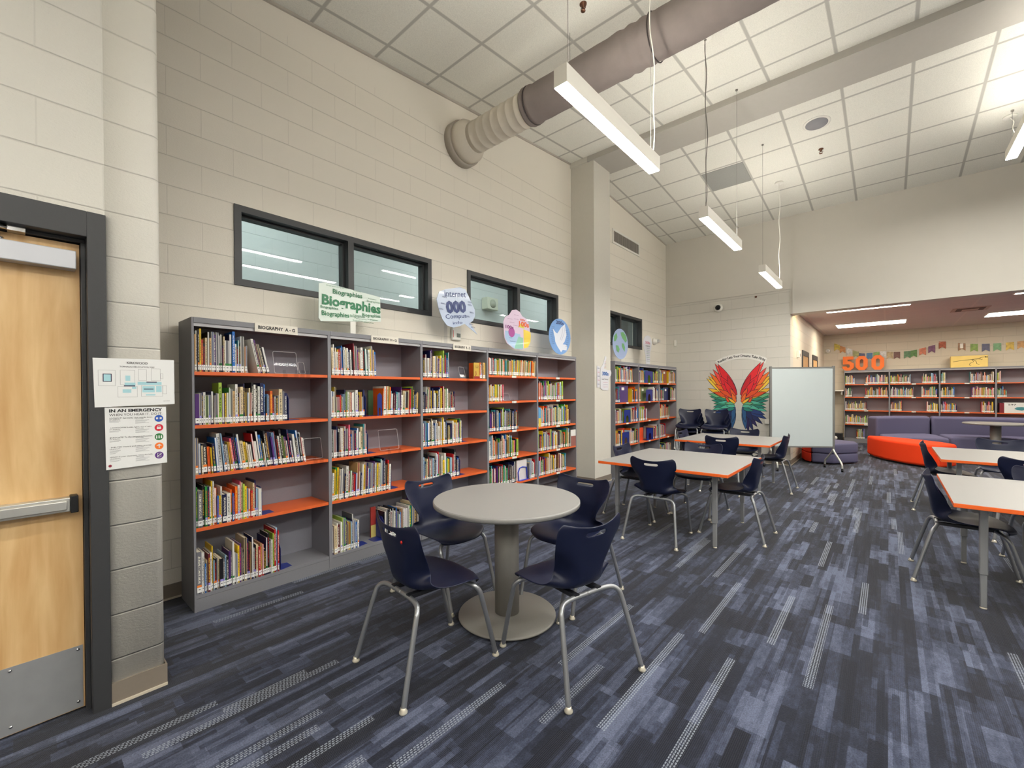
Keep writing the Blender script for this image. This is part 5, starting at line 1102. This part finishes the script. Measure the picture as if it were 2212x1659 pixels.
def digits(ch, x, w_, label):
    t = thing('number_sign', label, 'number sign', (x + w_ / 2, 14.3, 1.93), group='orange digits on the alcove bookcase'); z0, h = 1.93, .385; y = 14.28
    if ch == '0':
        out = [(x, .09), (x + .07, 0), (x + w_ - .07, 0), (x + w_, .09), (x + w_, h - .09), (x + w_ - .07, h), (x + .07, h), (x, h - .09)]; s_ = .088
        inn = [(x + s_, .12), (x + s_ + .025, .088), (x + w_ - s_ - .025, .088), (x + w_ - s_, .12), (x + w_ - s_, h - .12), (x + w_ - s_ - .025, h - .088), (x + s_ + .025, h - .088), (x + s_, h - .12)]
        mb = MB(); n = 8
        for d_ in (y, y + .05):
            for p, q in out: mb.v.append((p, d_, z0 + q))
            for p, q in inn: mb.v.append((p, d_, z0 + q))
        for k in range(n):
            k2 = (k + 1) % n; mb.face((k, k2, 8 + k2, 8 + k)); mb.face((16 + k, 24 + k, 24 + k2, 16 + k2)); mb.face((k, 16 + k, 16 + k2, k2)); mb.face((8 + k, 8 + k2, 24 + k2, 24 + k))
        mb.build('digit', digit, t)
    else:
        P = [(x, .12), (x, .07), (x + .07, 0), (x + w_ - .08, 0), (x + w_, .08), (x + w_, .19), (x + w_ - .08, .255), (x + .11, .255), (x + .11, .30), (x + w_ - .01, .30), (x + w_ - .01, h), (x + .01, h), (x + .01, .175), (x + w_ - .12, .175), (x + w_ - .09, .16), (x + w_ - .09, .10), (x + w_ - .12, .08), (x + .11, .08), (x + .09, .12)]
        MB().prism(P, lambda a, b, d_: (a, d_, z0 + b), y, y + .05).build('digit', digit, t)
digits('5', 2.755, .245, 'orange block digit 5 on the alcove bookcase'); digits('0', 3.035, .25, 'orange block digit 0 next to the 5'); digits('0', 3.36, .255, 'orange block digit 0, last of the 500')
t = thing('display_box', 'yellow box with a dinosaur skeleton drawing on the alcove bookcase', 'box', (5.12, 14.3, 1.93)); MB().box(4.82, 5.43, 14.26, 14.42, 1.93, 2.205).build('case', mat('box_yellow', (236, 206, 120), .6, noise=.08, nscale=8), t, bevel=.008)
sk = MB(); yk = 14.258
for P in ([(4.86, 2.07), (5.0, 2.095), (5.15, 2.11), (5.25, 2.12), (5.33, 2.155), (5.40, 2.165)], [(5.17, 2.11), (5.20, 2.06), (5.14, 2.02), (5.13, 1.98), (5.16, 1.975)], [(5.19, 2.11), (5.24, 2.06), (5.25, 2.01), (5.29, 1.985)], [(5.38, 2.175), (5.42, 2.17), (5.42, 2.15), (5.39, 2.145), (5.38, 2.175)], [(5.29, 2.14), (5.32, 2.10), (5.34, 2.11)]):
    sk.tube([(a, yk, b) for a, b in P], .004, 6)
for k in range(6): a = 5.18 + k * .02; sk.tube([(a, yk, 2.125 + k * .003), (a + .01, yk, 2.08 + k * .004)], .002, 5)
sk.build('skeleton_drawing', mat('skeleton_ink', (96, 86, 60), .7), t)
t = thing('display_box', 'white box lettered 597 with a fish, on the third alcove shelf', 'box', (5.86, 14.25, .864)); MB().box(5.67, 6.09, 14.195, 14.38, .865, 1.10).build('case', paper, t); MB().box(5.60, 5.67, 14.20, 14.38, .865, 1.09).build('side_band', mat('box_maroon', (122, 26, 40), .5), t)
text('lettering', '597', ink, t, (5.79, 14.1945, 1.055), (1, 0, 0), (0, 0, 1), width=.12, height=.035, bold=.02)
fp = [(5.82, .965), (5.86, 1.0), (5.93, 1.005), (6.02, .99), (6.06, 1.0), (6.06, .94), (6.02, .95), (5.93, .925), (5.86, .935)]; MB().prism(fp, lambda a, b, d_: (a, d_, b), 14.193, 14.195).build('fish', mat('fish_teal', (70, 140, 150), .5), t)
# bunting
t = thing('bunting', 'string of photo pennants across the alcove wall', 'bunting', (4.4, YC, 2.4))
FL = [(140, 105), (215, 125), (305, 145), (390, 165), (470, 185), (565, 185), (650, 180), (735, 178), (815, 183), (900, 186), (1020, 185), (1095, 180), (1195, 168), (1295, 155), (1410, 130), (1615, 124), (1740, 136), (1855, 140), (1965, 140), (2085, 138), (2190, 132)]
cols_ = [(210, 180, 70), (190, 130, 70), (206, 216, 208), (150, 150, 90), (70, 74, 110), (50, 110, 160), (120, 160, 80), (230, 226, 212), (180, 160, 120), (110, 70, 60), (90, 130, 90), (90, 130, 70), (214, 120, 90), (120, 80, 110), (170, 90, 60), (150, 110, 80), (130, 160, 70), (80, 80, 110), (110, 160, 110), (230, 170, 60), (200, 150, 90)]
pts = []
for k, (a, b) in enumerate(FL):
    x = 2.59 + (a - 120) * (6.0 - 2.59) / (2212 - 120); z = 2.68 - (b - 105) * .0028 if k < 15 else 2.65 - (b - 105) * .0022
    if k < 15: z = 2.69 - (b - 105) * .00365
    else: z = 2.53 - (b - 124) * .0030
    pts.append((x, z))
MB().tube([(2.50, YC - .012, 2.74)] + [(x, YC - .012, z) for x, z in pts] + [(6.6, YC - .012, 2.45)], .0025, 5).build('string', cordw, t)
for k, (x, z) in enumerate(pts):
    w_, h = .062, .19; s_ = (pts[min(k + 1, 20)][1] - pts[max(k - 1, 0)][1]) / (pts[min(k + 1, 20)][0] - pts[max(k - 1, 0)][0]) * .6
    P = [(x - w_, z - w_ * s_), (x - w_ - s_ * .0, z - h), (x, z - h + .05), (x + w_, z - h + w_ * s_ * .0), (x + w_, z + w_ * s_)]
    m_ = bpy.data.materials.get('pennant_%d' % k) or mat('pennant_%d' % k, cols_[k], .4, noise=.75, nscale=22)
    MB().prism(P, lambda a, b, d_: (a, d_, b), YC - .013, YC - .011).build('pennant', m_, t)
for o in list(bpy.data.objects):
    if '_w' in o.keys(): del o['_w']
